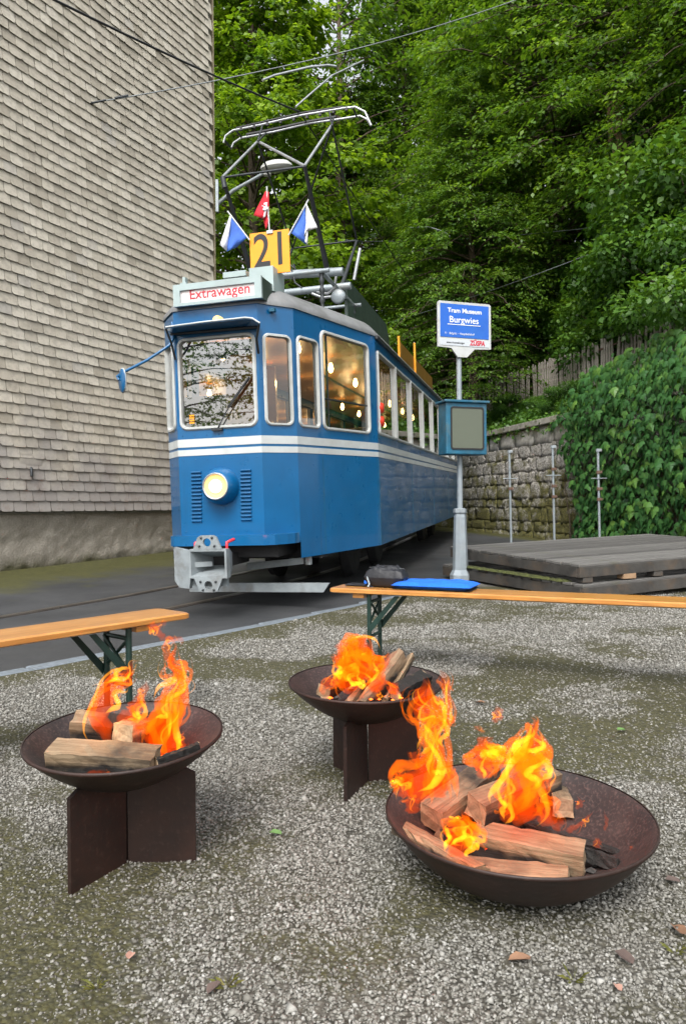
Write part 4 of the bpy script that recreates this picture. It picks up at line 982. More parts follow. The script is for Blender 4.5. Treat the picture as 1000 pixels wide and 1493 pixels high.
def lug(sgn):
    z0 = cz + sgn * (hh + .016); outer = [(-.13, 0), (.13, 0), (.085, .105), (.055, .12), (-.055, .12), (-.085, .105)]
    hole = [(.036 * cos(a), .06 + .036 * sin(a)) for a in np.linspace(0, 2 * pi, 16, endpoint=False)]
    if sgn < 0: outer = [(x, y) for x, y in reversed(outer)]
    tri = tessellate_polygon([[Vector((x, y, 0)) for x, y in outer], [Vector((x, y, 0)) for x, y in hole]]); fl_ = outer + hole; m = MB()
    for yy in (cs_ - .012, cs_ + .014): m.add([(cx + x, yy, z0 + sgn * y) for x, y in fl_], [tuple(t) for t in tri])
    for lp in (outer, hole):
        n = len(lp); m.add([(cx + x, cs_ - .012, z0 + sgn * y) for x, y in lp] + [(cx + x, cs_ + .014, z0 + sgn * y) for x, y in lp], [(k, (k + 1) % n, n + (k + 1) % n, n + k) for k in range(n)])
    m.build('lug', M['coupler'], coup)
    for bx, bz in ((-.07, .03), (.07, .03), (-.05, .1), (.05, .1)): MB().lathe([(0, .012), (.009, .012), (.011, 0)], 6, Matrix.Translation((cx + bx, cs_ - .012, z0 + sgn * bz)) @ Matrix.Rotation(pi / 2, 4, 'X')).build('bolt', M['dark_metal'], coup)
lug(1); lug(-1)
xl = cx - hw - .018
m = MB(); m.prism([(xl - .17, cs_ + .05, cz + .14), (xl, cs_ + .01, cz + .11), (xl, cs_ + .01, cz - .12), (xl - .02, cs_ + .02, cz - .215), (xl - .13, cs_ + .05, cz - .21), (xl - .17, cs_ + .05, cz - .15)], (0, 0, 0), (0, .05, 0)); m.build('side_plate', M['coupler'], coup)
MB().box((cx - .03, cs_ + .08, cz - hh - .06), (.34, .04, .07)).build('lower_bar', M['coupler'], coup)
for px in ((285, 792), (331, 791)):
    a = t_at(px[0], px[1] + 10, 1, cs_ + .12); b_ = t_at(px[0], px[1], 1, cs_ + .1); c_ = b_ + np.array([.02 if px[0] > 300 else -.0, .1, .02])
    MB().tube([tuple(a), tuple(b_), tuple(c_)], .014, 8).build('hose', M['red_rubber'], tram)
# underframe, lifeguard boards, bogies
MB().box((0, 6.4, .62), (1.5, 11.6, .36)).build('underframe', M['black'], tram)
MB().box((0, .32, .60), (1.0, .5, .2)).build('buffer_box', M['black'], tram)
a, b_ = t_at(300, 848, 1, .30), t_at(464, 838, 1, .30)
m = MB(); m.prism([(-.5, .3, .15), (.84, .3, .15), (.90, .3, .235), (-.5, .3, .235)], (0, 0, 0), (0, .03, 0)); m.build('lifeguard_board', M['coupler'], tram)
m = MB(); m.prism([(.05, .42, .34), (.62, .42, .40), (.62, .42, .46), (.05, .42, .41)], (0, 0, 0), (0, .04, 0)); m.build('cross_bar', M['coupler'], tram)
MB().box((.66, .46, .5), (.05, .05, .22)).build('step_bracket', M['coupler'], tram)
for sb in (3.5, 9.6):
    bg = MB(); bg.box((.62, sb, .42), (.08, 2.0, .14)); bg.box((-.62, sb, .42), (.08, 2.0, .14)); bo = bg.build('bogie_frame', M['black'], tram)
    for ds in (-.75, .75):
        for sx in (-.5, .5):
            m = MB(); m.lathe([(0, .06), (.20, .06), (.30, .05), (.335, .04), (.335, -.03), (.365, -.045), (.365, -.065), (0, -.065)], 28, Matrix.Translation((sx, sb + ds, .36)) @ Matrix.Rotation(pi / 2 if sx > 0 else -pi / 2, 4, 'Y')); m.build('wheel', M['black'], bo)
for s_ in (s2 + .03, s2 + 2.3, s2 + 4.6, s2 + 6.9): MB().box((w2 + .001, s_, .95), (.004, .012, .94)).build('panel_seam', M['caseblue'], tram)
ft_, Lt_ = face_map((w1, s1), (w2, s2)); fv_, Lv_ = face_map((w0, 0), (w1, s1))
for f_, uu, zz in ((ft_, .41, .95), (ft_, Lt_ - .03, .95)):
    MB().add([f_(uu - .004, .48, .0015), f_(uu + .004, .48, .0015), f_(uu + .004, 1.43, .0015), f_(uu - .004, 1.43, .0015)], [(0, 1, 2, 3)]).build('panel_seam', M['caseblue'], tram)
rv_ = MB(); rv_.lathe([(0, .004), (.004, .003), (.006, 0)], 6, Matrix.Rotation(pi / 2, 4, 'X')); o = rv_.build('tmp', M['blue']); rvm = o.data; bpy.data.objects.remove(o)
for x_ in np.linspace(-.36, .36, 7):
    for z_ in (1.62, 1.40, .745):
        o = link('rivet', rvm, tram); o.location = (x_, -.001, z_)
# red tail-light cluster on the taper corner
a = t_at(556, 604, 0, w2 + .02); m = MB(); m.lathe([(0, .05), (.05, .045), (.07, 0)], 14, Matrix.Translation((w2 + .0, a[1], a[2] + .07)) @ Matrix.Rotation(pi / 2, 4, 'Y')); m.lathe([(0, .05), (.05, .045), (.07, 0)], 14, Matrix.Translation((w2 + .0, a[1], a[2] - .08)) @ Matrix.Rotation(pi / 2, 4, 'Y')); m.build('side_lamp', simple('red_plastic', (.6, .04, .015), .3, 0, .1, 5, 0), tram)
MB().box((.52, .09, 2.70), (.05, .05, .03)).build('corner_bracket', M['caseblue'], tram)

def text_mesh(txt, name, mat, parent, size, org, xdir, ydir, extr=.002, align='CENTER', squeeze=1.0, shear=0.0, bold=.0):
    cu = bpy.data.curves.new('txt', 'FONT'); cu.body = txt; cu.size = size; cu.align_x = align; cu.align_y = 'CENTER'; cu.extrude = extr; cu.shear = shear; cu.offset = bold
    ob = bpy.data.objects.new('txt', cu); COL.objects.link(ob); dg = bpy.context.evaluated_depsgraph_get(); me = bpy.data.meshes.new_from_object(ob.evaluated_get(dg)); bpy.data.objects.remove(ob)
    xd = Vector(xdir).normalized(); yd = Vector(ydir).normalized(); zd = xd.cross(yd)
    m4 = Matrix(((xd.x * squeeze, yd.x, zd.x, org[0]), (xd.y * squeeze, yd.y, zd.y, org[1]), (xd.z * squeeze, yd.z, zd.z, org[2]), (0, 0, 0, 1))); me.transform(m4)
    me.materials.clear(); me.materials.append(mat); return link(name, me, parent)
# destination box
DB = -.06
def q_(px, py, s=DB): return t_at(px, py, 1, s)
tl, tr_, br, bl_ = q_(255, 416), q_(382, 402), q_(382, 437), q_(253, 455)
x0, x1 = (tl[0] + bl_[0]) / 2, (tr_[0] + br[0]) / 2; z1, z0 = (tl[2] + tr_[2]) / 2, 2.775
m = MB(); m.box(((x0 + x1) / 2, DB + .24, (z0 + z1) / 2), (x1 - x0 - .006, .46, z1 - z0 - .004)); dbx = m.build('destination_box', M['dkgreen'], tram)
ix0, ix1, iz0, iz1 = x0 + .065, x1 - .065, z0 + .028, z1 - .055
fr = MB()
for c, d in ((((x0 + x1) / 2, DB, (z1 + iz1) / 2), (x1 - x0, .03, z1 - iz1)), (((x0 + x1) / 2, DB, (z0 + iz0) / 2), (x1 - x0, .03, iz0 - z0)), (((x0 + ix0) / 2, DB, (iz0 + iz1) / 2), (ix0 - x0, .03, iz1 - iz0)), (((x1 + ix1) / 2, DB, (iz0 + iz1) / 2), (x1 - ix1, .03, iz1 - iz0))): fr.box(c, d)
fr.build('box_frame', M['light_grey'], dbx)
MB().box(((ix0 + ix1) / 2, DB + .006, (iz0 + iz1) / 2), (ix1 - ix0, .004, iz1 - iz0)).build('blind', M['dest_film'], dbx)
text_mesh('Extrawagen', 'lettering', M['red'], dbx, .125, ((ix0 + ix1) / 2 + .02, DB + .002, (iz0 + iz1) / 2 + .012), (1, 0, 0), (0, 0, 1), .001, bold=.001)
a = q_(318, 398, .1)
m = MB(); m.box((-.30, .05, z1 + .02), (.06, .08, .04)); m.box((-.30, .05, z1 + .06), (.028, .05, .07)); m.build('lamp_bracket', M['light_grey'], tram)
# number board on its stand
NB = .34
a, b_, c_, d_ = t_at(364, 341, 1, NB), t_at(421, 334, 1, NB), t_at(424, 397, 1, NB), t_at(366, 393, 1, NB)
bx0, bx1, bz1, bz0 = (a[0] + d_[0]) / 2, (b_[0] + c_[0]) / 2, (a[2] + b_[2]) / 2, (c_[2] + d_[2]) / 2 - .03
m = MB(); m.bbox(((bx0 + bx1) / 2, NB, (bz0 + bz1) / 2), (bx1 - bx0, .012, bz1 - bz0), .003); nb = m.build('number_board', M['yellow'], tram)
text_mesh('21', 'numeral', M['ink'], nb, .43, ((bx0 + bx1) / 2 + .012, NB - .0075, (bz0 + bz1) / 2 + .012), (1, 0, .02), (0, 0, 1), .001, squeeze=.82, bold=.004)
a, b_, c_ = t_at(363, 389, 1, NB - .13), t_at(398, 387, 1, NB - .13), t_at(398, 410, 1, NB - .13)
m = MB(); m.box(((a[0] + b_[0]) / 2, NB + .02, (z1 + b_[2]) / 2 - .03), (b_[0] - a[0], .30, b_[2] - z1 + .06)); m.build('stand_box', M['light_grey'], tram)
a, b_ = t_at(329, 401, 1, .3), t_at(362, 399, 1, .3); MB().box(((a[0] + b_[0]) / 2, .3, a[2] - .02), (b_[0] - a[0], .12, .05)).build('roof_rail', M['light_grey'], tram)
MB().bbox(((bx0 + bx1) / 2 + .01, NB - .012, bz1 - .01), (.06, .012, .03), .003).build('clip', M['silver'], nb)
# ------------------------------------------------------------------ pantograph
PH = 2.42
def pt(px, py, s): return tuple(t_at(px, py, 1, s))
pan = MB(); pan_l = MB()
nl, nr = pt(325, 258, 1.28), pt(444, 242, 1.28)            # near knees
hl_, hr = pt(376, 206, PH), pt(484, 182, PH)               # head mounts
fl_, fr_ = pt(433, 300, 3.6), pt(505, 262, 3.6)
blf, brf = pt(370, 410, 2.15), pt(479, 402, 2.15)          # base front shaft
fkz = (nl[2] + nr[2]) / 2
fkl, fkr = (nl[0], 3.62, fkz), (nr[0], 3.62, fkz)
brl, brr = (blf[0], 2.75, blf[2]), (brf[0], 2.75, blf[2])
for a, b in ((nl, hl_), (nr, hr), (hl_, nr)): pan_l.tube([a, b], .016, 8)
for a, b in ((fkl, hl_), (fkr, hr), (hr, fkl)): pan.tube([a, b], .013, 6)
for a, b in ((nl, blf), (nr, brf)): pan.tube([a, b], [.02, .034], 8)
for a, b in ((fkl, brl), (fkr, brr)): pan.tube([a, b], [.018, .03], 8)
pan.tube([nl, (nl[0] + .02, nl[1], nl[2] - .12)], .03, 8); pan.tube([(nl[0], nl[1] + .01, nl[2]), (nr[0], nr[1] + .01, nr[2])], .012, 6)
pan.tube([fkl, fkr], .012, 6)
pano = pan.build('pantograph', M['dark_metal'], tram); pan_l.build('upper_arm', M['silver'], pano)
def bow(pts, s, name, mat, r):
    return MB().tube([pt(px, py, s) for px, py in pts], r, 8).build(name, mat, pano)
bow(((326, 208), (329, 198), (340, 190), (380, 182), (440, 168), (500, 158), (518, 156), (532, 163), (541, 183)), PH - .12, 'collector_bow', M['silver'], .013)
bow(((337, 217), (341, 208), (352, 201), (400, 192), (450, 180), (500, 173), (525, 169), (535, 174), (541, 184)), PH + .15, 'collector_bow', M['silver'], .013)
MB().tube([pt(px, py, PH - .12) for px, py in ((345, 187), (380, 179), (440, 165), (500, 156))], .014, 6).build('carbon_strip', M['ink'], pano)
MB().tube([pt(px, py, PH + .15) for px, py in ((360, 197), (400, 189), (450, 178), (490, 171))], .022, 6).build('carbon_strip', M['ink'], pano)
for a, b in (((376, 206), (383, 182)), ((484, 184), (480, 160)), ((376, 206), (388, 194)), ((484, 184), (486, 172)), ((344, 190), (352, 200)), ((515, 158), (520, 170)), ((328, 205), (337, 216)), ((536, 168), (541, 184))):
    MB().tube([pt(*a, PH - .1), pt(*b, PH + .05)], .012, 6).build('cross_link', M['dark_metal'], pano)
for k in range(9):
    t = k / 8; p = t_at(352 + (505 - 352) * t, 187 - 29 * t, 1, PH - .12); MB().box((p[0], p[1], p[2] - .012), (.03, .03, .035)).build('strip_clip', M['ink'], pano)
# base: cross shafts, springs, insulators, frame
MB().tube([pt(408, 401, 2.12), pt(500, 396, 2.12)], [.05, .05], 12).build('main_shaft', M['galv'], pano)
MB().tube([(blf[0] - .1, 2.75, blf[2]), (brf[0] + .12, 2.75, blf[2])], .045, 12).build('main_shaft', M['galv'], pano)
m = MB()
for sx in (blf[0] + .12, brf[0] + .02): m.tube([(sx, 1.75, blf[2] - .10), (sx, 3.3, blf[2] - .10)], .025, 6)
for s_ in (1.75, 3.3): m.tube([(blf[0] - .08, s_, blf[2] - .10), (brf[0] + .12, s_, blf[2] - .10)], .025, 6)
m.build('base_frame', M['galv'], pano)
for sx in (blf[0] + .12, brf[0] + .02):
    for s_ in (1.78, 3.27):
        zt = blf[2] - .12; zb_ = ZT + .2
        prof_ = []; k_ = 5
        for j in range(k_): zz = zb_ + (zt - zb_) * j / k_; dz = (zt - zb_) / k_; prof_ += [(.02, zz), (.036, zz + dz * .3), (.02, zz + dz * .6)]
        MB().lathe(prof_ + [(.03, zt)], 14, Matrix.Translation((sx, s_, 0))).build('insulator', M['dark_metal'], pano)
for k, pl in enumerate((((425, 392), (430, 412), (440, 420)), ((428, 385), (433, 400), (424, 408)), ((415, 395), (422, 385), (430, 392)), ((490, 402), (488, 420), (478, 428), (462, 426)), ((488, 432), (470, 434), (455, 428)))):
    MB().tube([pt(px, py, 2.0 + .1 * k) for px, py in pl], .012 + .004 * (k > 2), 6).build('spring_cable', M['silver'] if k > 2 else M['dark_metal'], pano)
a = t_at(493, 432, 1, 2.2); MB().lathe([(0, .02), (.07, .02), (.09, 0), (.07, -.03)], 16, Matrix.Translation(a) @ Matrix.Rotation(pi / 2, 4, 'X')).build('spring_drum', M['galv'], pano)
MB().tube([pt(516, 408, 2.9), pt(525, 362, 2.9)], .022, 8).build('roof_mast', M['silver'], tram)
# dark green roof shrouds behind the pantograph
wp = .52
a, b_, c_ = t_at(505, 404, 0, wp), t_at(530, 420, 0, wp), t_at(549, 462, 0, wp)
m = MB(); s0 = a[1]; zt0 = a[2]; zrf = ZT + .2
m.prism([(wp, s0, zrf), (wp, s0 + .03, zt0 - .03), (wp, s0 + .12, zt0), (wp, s0 + 2.6, zt0 - .02), (wp, s0 + 3.3, zrf)], (-.04, 0, 0), (0, 0, 0)); m.build('roof_shroud', M['dkgreen'], tram)
m = MB(); m.prism([(-.4, s0, zrf), (-.4, s0 + .03, zt0 - .03), (-.4, s0 + .12, zt0), (-.4, s0 + 2.6, zt0 - .02), (-.4, s0 + 3.3, zrf)], (-.04, 0, 0), (0, 0, 0)); m.build('roof_shroud', M['dkgreen'], tram)
MB().box((.06, s0 + 1.6, ZT + .42), (.86, 2.6, .36)).build('resistor_case', M['dark_metal'], tram)
# yellow route boards along the roof edge
wy = .80
for (p0, p1, zt_, zb_) in (((583, 497), (632, 560), 0, 0),):
    A = t_at(582, 492, 0, wy); Bq = t_at(629, 556, 0, wy); zt_ = (A[2] + Bq[2]) / 2; m = MB()
    m.box((wy, (A[1] + Bq[1]) / 2, (zt_ + ZT + .08) / 2), (.03, Bq[1] - A[1], zt_ - ZT - .08)); rb = m.build('route_board', simple('ochre_board', (.20, .10, .012), .5, 0, .2, 3, .1), tram)
    for px, py in ((581, 490), (604, 500)):
        q = t_at(px, py, 0, wy + .03); MB().box((wy + .03, q[1], (q[2] + ZT + .1) / 2), (.03, .035, q[2] - ZT - .1)).build('board_end', M['yellow'], rb)
for s_ in (4.6, 7.2, 9.6): MB().box((.98, s_, ZT + .13), (.12, .9, .03), Matrix.Rotation(radians(28), 3, 'Y')).build('roof_vent', M['dark_metal'], tram)
# flags
def flag(stick, cloth_rows, mats, label, s, name):
    # cloth_rows: grid of pixels; each gives a direction, the flag stands in the plane of the number board
    fg = thing(name, label, 'flag', M=TMAT)
    MB().tube([tuple(t_at(px, py, 1, s)) for px, py in stick], .008, 6).build('stick', M['white_paint'], fg)
    for poly, mk, nm, dd in cloth_rows:
        m = MB(); n = 8; V = []
        P0, P1, P2, P3 = [np.array(p, float) for p in poly]
        for j in range(n + 1):
            for i in range(n + 1):
                u_, v_ = i / n, j / n; p = (P0 * (1 - u_) + P1 * u_) * (1 - v_) + (P3 * (1 - u_) + P2 * u_) * v_
                V.append(tuple(t_at(p[0], p[1], 1, s + dd + .025 * sin(u_ * 5 + v_ * 3.0) * v_)))
        o = m.add(V, [(j * (n + 1) + i, j * (n + 1) + i + 1, (j + 1) * (n + 1) + i + 1, (j + 1) * (n + 1) + i) for j in range(n) for i in range(n)], True).build(nm, M[mk], fg)
        sd_ = o.modifiers.new('thickness', 'SOLIDIFY'); sd_.thickness = .003
flag(((332, 308), (364, 350)), [(((336, 312), (361, 346), (345, 360), (331, 367)), 'blueflag', 'cloth', 0), (((336, 312), (337, 318), (331, 367), (321, 357)), 'whiteflag', 'cloth', -.002)], None, 'small blue and white pennant leaning left of the yellow number board', .30, 'pennant')
flag(((450, 291), (421, 343)), [(((447, 297), (444, 300), (448, 358), (425, 340)), 'blueflag', 'cloth', 0), (((447, 297), (463, 332), (445, 338), (444, 345)), 'whiteflag', 'cloth', -.004), (((444, 338), (449, 336), (448, 358), (445, 352)), 'whiteflag', 'cloth', -.003)], None, 'small blue and white pennant leaning right of the yellow number board', .30, 'pennant')
fgc = [(((387, 279), (392, 280), (393, 322), (370, 314)), 'redflag', 'cloth', 0), (((383, 316), (393, 318), (390, 328), (388, 335)), 'redflag', 'cloth', .002)]
fgc += [(((385, 296), (390, 295), (388, 315), (384, 318)), 'whiteflag', 'cross', -.012), (((382, 299), (391, 303), (390, 308), (383, 306)), 'whiteflag', 'cross', -.016)]
flag(((389, 272), (393, 338)), fgc, None, 'small red flag with a white cross above the yellow number board', .33, 'red_flag')

# ================================================================== STREET FURNITURE
# ------------------------------------------------------------------ station sign on its pole with a display case
pb = at_g(671, 849); PX, PYY = float(pb[0]), float(pb[1]); PZ = G(PYY)
SYAW = radians(17)
sg = thing('station_sign', 'blue station name sign with display case on a grey pole', 'sign', (PX, PYY, PZ), SYAW)
SM = sg.matrix_basis.copy(); SMi = np.array((Matrix.Translation((PX, PYY, PZ)) @ Matrix.Rotation(SYAW, 4, 'Z')).inverted())
def s_at(px, py, yv=0.0):
    o_ = SMi @ np.append(CAM, 1); d = SMi[:3, :3] @ ray(px, py); t = (yv - o_[1]) / d[1]; return o_[:3] + t * d
zt = s_at(672, 515)[2]
MB().tube([(0, 0, .2), (0, 0, 1.0), (0, 0, zt + .3)], [.033, .033, .03], 14).build('pole', M['sign_pole'], sg)
def octa(prof): return MB().lathe([(r_ / cos(pi / 8), z_) for r_, z_ in prof], 8, Matrix.Rotation(pi / 8, 4, 'Z'), smooth=False)
zpt = s_at(671, 741)[2]
octa([(.0, -.03), (.115, -.03), (.115, .09), (.095, .13), (.085, .15), (.066, zpt - .1), (.06, zpt - .07), (.072, zpt - .05), (.07, zpt - .01), (.045, zpt), (.034, zpt)]).build('plinth_post', M['sign_pole'], sg)
A = s_at(637, 447, -.04); Bq = s_at(714, 436, -.04); C_ = s_at(713, 510, -.04)
pw = Bq[0] - A[0]; xc = (A[0] + Bq[0]) / 2; zt_ = (A[2] + Bq[2]) / 2; zb_ = C_[2] - .0; ph = zt_ - zb_
m = MB(); w_ = pw / 2
m.prism([(xc - w_, 0, zb_), (xc - .17, 0, zb_ - .01), (xc - .09, 0, zb_ - .11), (xc + .03, 0, zb_ - .11), (xc + .13, 0, zb_ - .01), (xc + w_, 0, zb_), (xc + w_, 0, zt_ - .02), (xc + w_ - .02, 0, zt_), (xc - w_ + .02, 0, zt_), (xc - w_, 0, zt_ - .02)], (0, -.055, 0), (0, -.03, 0)); pnl = m.build('sign_panel', M['signwhite'], sg)
bz0 = zb_ + ph * .215; MB().box((xc, -.057, (bz0 + zt_ - ph * .055) / 2), (pw * .91, .006, zt_ - ph * .055 - bz0)).build('blue_field', M['signblue'], pnl)
MB().box((xc, -.057, zb_ + ph * .105), (pw * .92, .006, ph * .14)).build('advert_strip', simple('strip_white', (.48, .52, .56), .4, 0, .06, 8, 0), pnl)
yf = -.0615; X_, Z_ = (1, 0, 0), (0, 0, 1)
text_mesh('Tram Museum', 'lettering', M['whiteflag'], pnl, ph * .14, (xc + .0, yf, zb_ + ph * .80), X_, Z_, .001, bold=.0015)
text_mesh('Burgwies', 'lettering', M['whiteflag'], pnl, ph * .195, (xc - .01, yf, zb_ + ph * .60), X_, Z_, .001, bold=.0008)
MB().box((xc - .01, yf, zb_ + ph * .497), (pw * .62, .003, .008)).build('underline', M['whiteflag'], pnl)
text_mesh('11   Balgrist – Hauptbahnhof', 'lettering', M['whiteflag'], pnl, ph * .062, (xc - .07, yf, zb_ + ph * .30), X_, Z_, .001)
text_mesh('diese Ausstellungen', 'lettering', M['ink'], pnl, ph * .055, (xc - .12, yf, zb_ + ph * .10), X_, Z_, .001)
text_mesh('ZÜSPA', 'lettering', M['red'], pnl, ph * .15, (xc + .16, yf, zb_ + ph * .11), X_, Z_, .001, squeeze=.8, bold=.003, shear=.12)
# display case
A = s_at(650, 588, -.17); Bq = s_at(708, 586, -.17); C_ = s_at(708, 663, -.17); cw = Bq[0] - A[0] + .01; cxx = (A[0] + Bq[0]) / 2; cz1 = (A[2] + Bq[2]) / 2; cz0 = C_[2]; chh = cz1 - cz0
case = MB().bbox((cxx, -.07, (cz0 + cz1) / 2), (cw, .22, chh), .012).build('display_case', M['caseblue'], sg)
MB().bbox((cxx, -.07, cz1 + .012), (cw + .05, .28, .028), .008).build('case_roof', M['caseblue'], case)
fcase = lambda u, z, o=0.0: (cxx - cw / 2 + u, -.181 - o, cz0 + z)
o_ = rrect(.055, cw - .04, .055, chh - .05, .03); i_ = rrect(.072, cw - .057, .072, chh - .067, .02); n = len(o_)
MB().add([fcase(u, z, .0) for u, z in o_] + [fcase(u, z, .008) for u, z in o_] + [fcase(u, z, .008) for u, z in i_] + [fcase(u, z, -.001) for u, z in i_], [(j * n + k, j * n + (k + 1) % n, (j + 1) * n + (k + 1) % n, (j + 1) * n + k) for j in range(3) for k in range(n)]).build('case_seal', M['rubber'], case)
MB().add([fcase(u, z, .002) for u, z in i_], [tuple(range(n))]).build('case_pane', M['caseglass'], case)

# ------------------------------------------------------------------ scaffold posts in front of the wall
for px, pt_, pbm, yy, lab in ((743.5, 657, 790, 12.6, 'steel post with one clamp near its top, nearest the station sign'), (806.5, 650, 783, 12.3, 'middle steel post of three, with clamps down its length'), (872.5, 655, 780, 11.9, 'steel post standing before the leafy creeper')):
    a = at_y(px + 1.5, pbm, yy); t_ = at_y(px - 1.5, pt_, yy); zb = G(yy) + .0
    ps = thing('scaffold_post', lab, 'post', (a[0], a[1], zb)); dx = (t_[0] - a[0]); hgt = t_[2] - zb
    MB().tube([(0, 0, -.05), (dx, 0, hgt)], .021, 10).build('tube', M['galv'], ps)
    for k, fz in enumerate((.99, .78, .62, .52)):
        if px < 800 and k in (1, 3): continue
        m = MB(); m.tube([(dx * fz, 0, hgt * fz - .025), (dx * fz, 0, hgt * fz + .025)], .036, 8); m.bbox((dx * fz + .03, -.01, hgt * fz), (.05, .05, .045), .006)
        m.build('clamp', M['fence_rail'] if k else M['galv'], ps)
    MB().tube([(dx * .8 - .13, -.03, hgt * .72), (dx * .8 + .13, -.03, hgt * .72)], .008, 6).build('hook_bar', M['galv'], ps)

# ------------------------------------------------------------------ stacked wooden platforms
def plank_mat():
    m, nt, bs = base('weathered_deck_plank'); v = coord(nt, (1.5, 18, 18)); oi = N(nt, 'ObjectInfo')
    n = noise(nt, v, 3, 7, .65, .5); n2 = noise(nt, coord(nt), 3.5, 6, .65)
    c = ramp(nt, n, ((.25, (.04, .037, .035)), (.55, (.10, .096, .092)), (.8, (.20, .195, .185))))
    c = mixc(nt, .55, c, ramp(nt, oi.outputs['Random'], ((0, (.03, .028, .026)), (1, (.17, .165, .155)))))
    c = mixc(nt, ramp(nt, n2, ((.58, (0, 0, 0)), (.78, (.6, .6, .6)))), c, (.06, .062, .022))
    nt.links.new(c, bs.inputs['Base Color']); bs.inputs['Roughness'].default_value = .75; bump(nt, bs, n, .5, .005); return m
M['plank'] = plank_mat()
M['deck_edge'] = simple('dark_deck_beam', (.045, .042, .038), .75, 0, .45, 5, .4, 20, .01, dirt=(.12, .075, .04), dirt_amt=.6)
M['moss'] = simple('moss_cushion', (.05, .058, .012), .95, 0, .5, 20, .9, 40, .02)
def platform(corner, xd, yd, Lx, Ly, th, label, mossy=False, nplank=16):
    xd = Vector(xd).normalized(); yd = Vector(yd); yd = (yd - xd * yd.dot(xd)).normalized(); zd = xd.cross(yd)
    if zd.z < 0: zd = -zd
    M4 = Matrix(((xd.x, yd.x, zd.x, corner[0]), (xd.y, yd.y, zd.y, corner[1]), (xd.z, yd.z, zd.z, corner[2]), (0, 0, 0, 1)))
    pf = thing('platform', label, 'platform', M=M4)
    pw_ = Ly / nplank; me = []
    for k in range(3):
        o = MB().bbox((Lx / 2, 0, 0), (Lx, pw_ - .022, .028), .006).build('t', M['plank']); me.append(o.data); bpy.data.objects.remove(o)
    for k in range(nplank):
        o = link('plank', me[k % 3], pf); o.location = (random.uniform(-.006, .006), pw_ * (k + .5), -.014 + random.uniform(-.003, .003)); o.rotation_euler = (random.gauss(0, .004), 0, 0)
    for nm, c, d in (('side_beam', (Lx / 2, .02, -.03 - th / 2), (Lx, .04, th)), ('side_beam', (Lx / 2, Ly - .02, -.03 - th / 2), (Lx, .04, th)), ('side_beam', (.02, Ly / 2, -.03 - th / 2), (.045, Ly - .081, th)), ('side_beam', (Lx - .02, Ly / 2, -.03 - th / 2), (.045, Ly - .081, th))):
        MB().bbox(c, d, .005).build(nm, M['deck_edge'], pf)
    if mossy:
        r = np.random.default_rng(4); m = MB()
        for k in range(420):
            x_, y_ = (r.uniform(.0, .10) ** 1.2, r.uniform(.25, Ly - .3)); s_ = r.uniform(.012, .04)
            m.add([(x_ + s_ * cos(a), y_ + s_ * 1.6 * sin(a), 0) for a in (0, 1.05, 2.1, 3.14, 4.2, 5.2)] + [(x_, y_, s_ * .7)], [(i, (i + 1) % 6, 6) for i in range(6)], True)
        stuff(m.build('moss_tufts', M['moss'], pf))
    return pf
zD = .395
c0 = at_z(845, 823, zD); l0 = at_z(683, 795, zD + .07); f0 = at_z(906, 781, zD + .135)
platform(c0, f0 - l0, l0 - c0, 3.3, float(np.linalg.norm(l0 - c0)), .10, 'grey planked wooden platform lying on top of the mossy lower one', nplank=18)
c1 = at_z(848, 834, .215); c1 = c0 + np.array([.02, -.05, -.19]); l1 = at_z(655, 815, .24)
platform(c1, (f0 - l0) + np.array([0, .16, 0]), np.array([-.40, 2.4, .06]), 3.2, 2.35, .11, 'lower wooden platform with mossy edge under the planked one', True)
for i, (fx, fy) in enumerate(((.10, .06), (1.0, .06), (2.0, .08), (.07, 1.2), (.08, 2.3), (2.8, 1.2))):
    xd = (f0 - l0) / np.linalg.norm(f0 - l0); yd = (l0 - c0) / np.linalg.norm(l0 - c0); p = c0 + xd * fx + yd * fy
    lab = ('dark spacer block at the near corner between the platforms', 'dark spacer block beside the pale one between the platforms', 'far right spacer block between the platforms', 'spacer block under the long edge of the platform, middle', 'spacer block under the far long edge of the platform', 'hidden spacer block at the back of the platforms')[i]
    bk = tag(MB().bbox((0, 0, 0), (.12, .10, .075), .006).build('spacer_block', M['deck_edge']), lab, 'block'); bk.location = (p[0], p[1], p[2] - .135 - .012); bk.rotation_euler = (0, 0, atan2(xd[1], xd[0]))
p = c0 + xd * .62 + yd * .05; bk = tag(MB().bbox((0, 0, 0), (.16, .09, .07), .005).build('spacer_block', simple('fresh_wood_block', (.30, .19, .11), .8, 0, .2, 12, .3)), 'pale fresh wood block wedged between the two platforms', 'block'); bk.location = (p[0], p[1], p[2] - .135 - .012); bk.rotation_euler = (0, 0, atan2(xd[1], xd[0]))

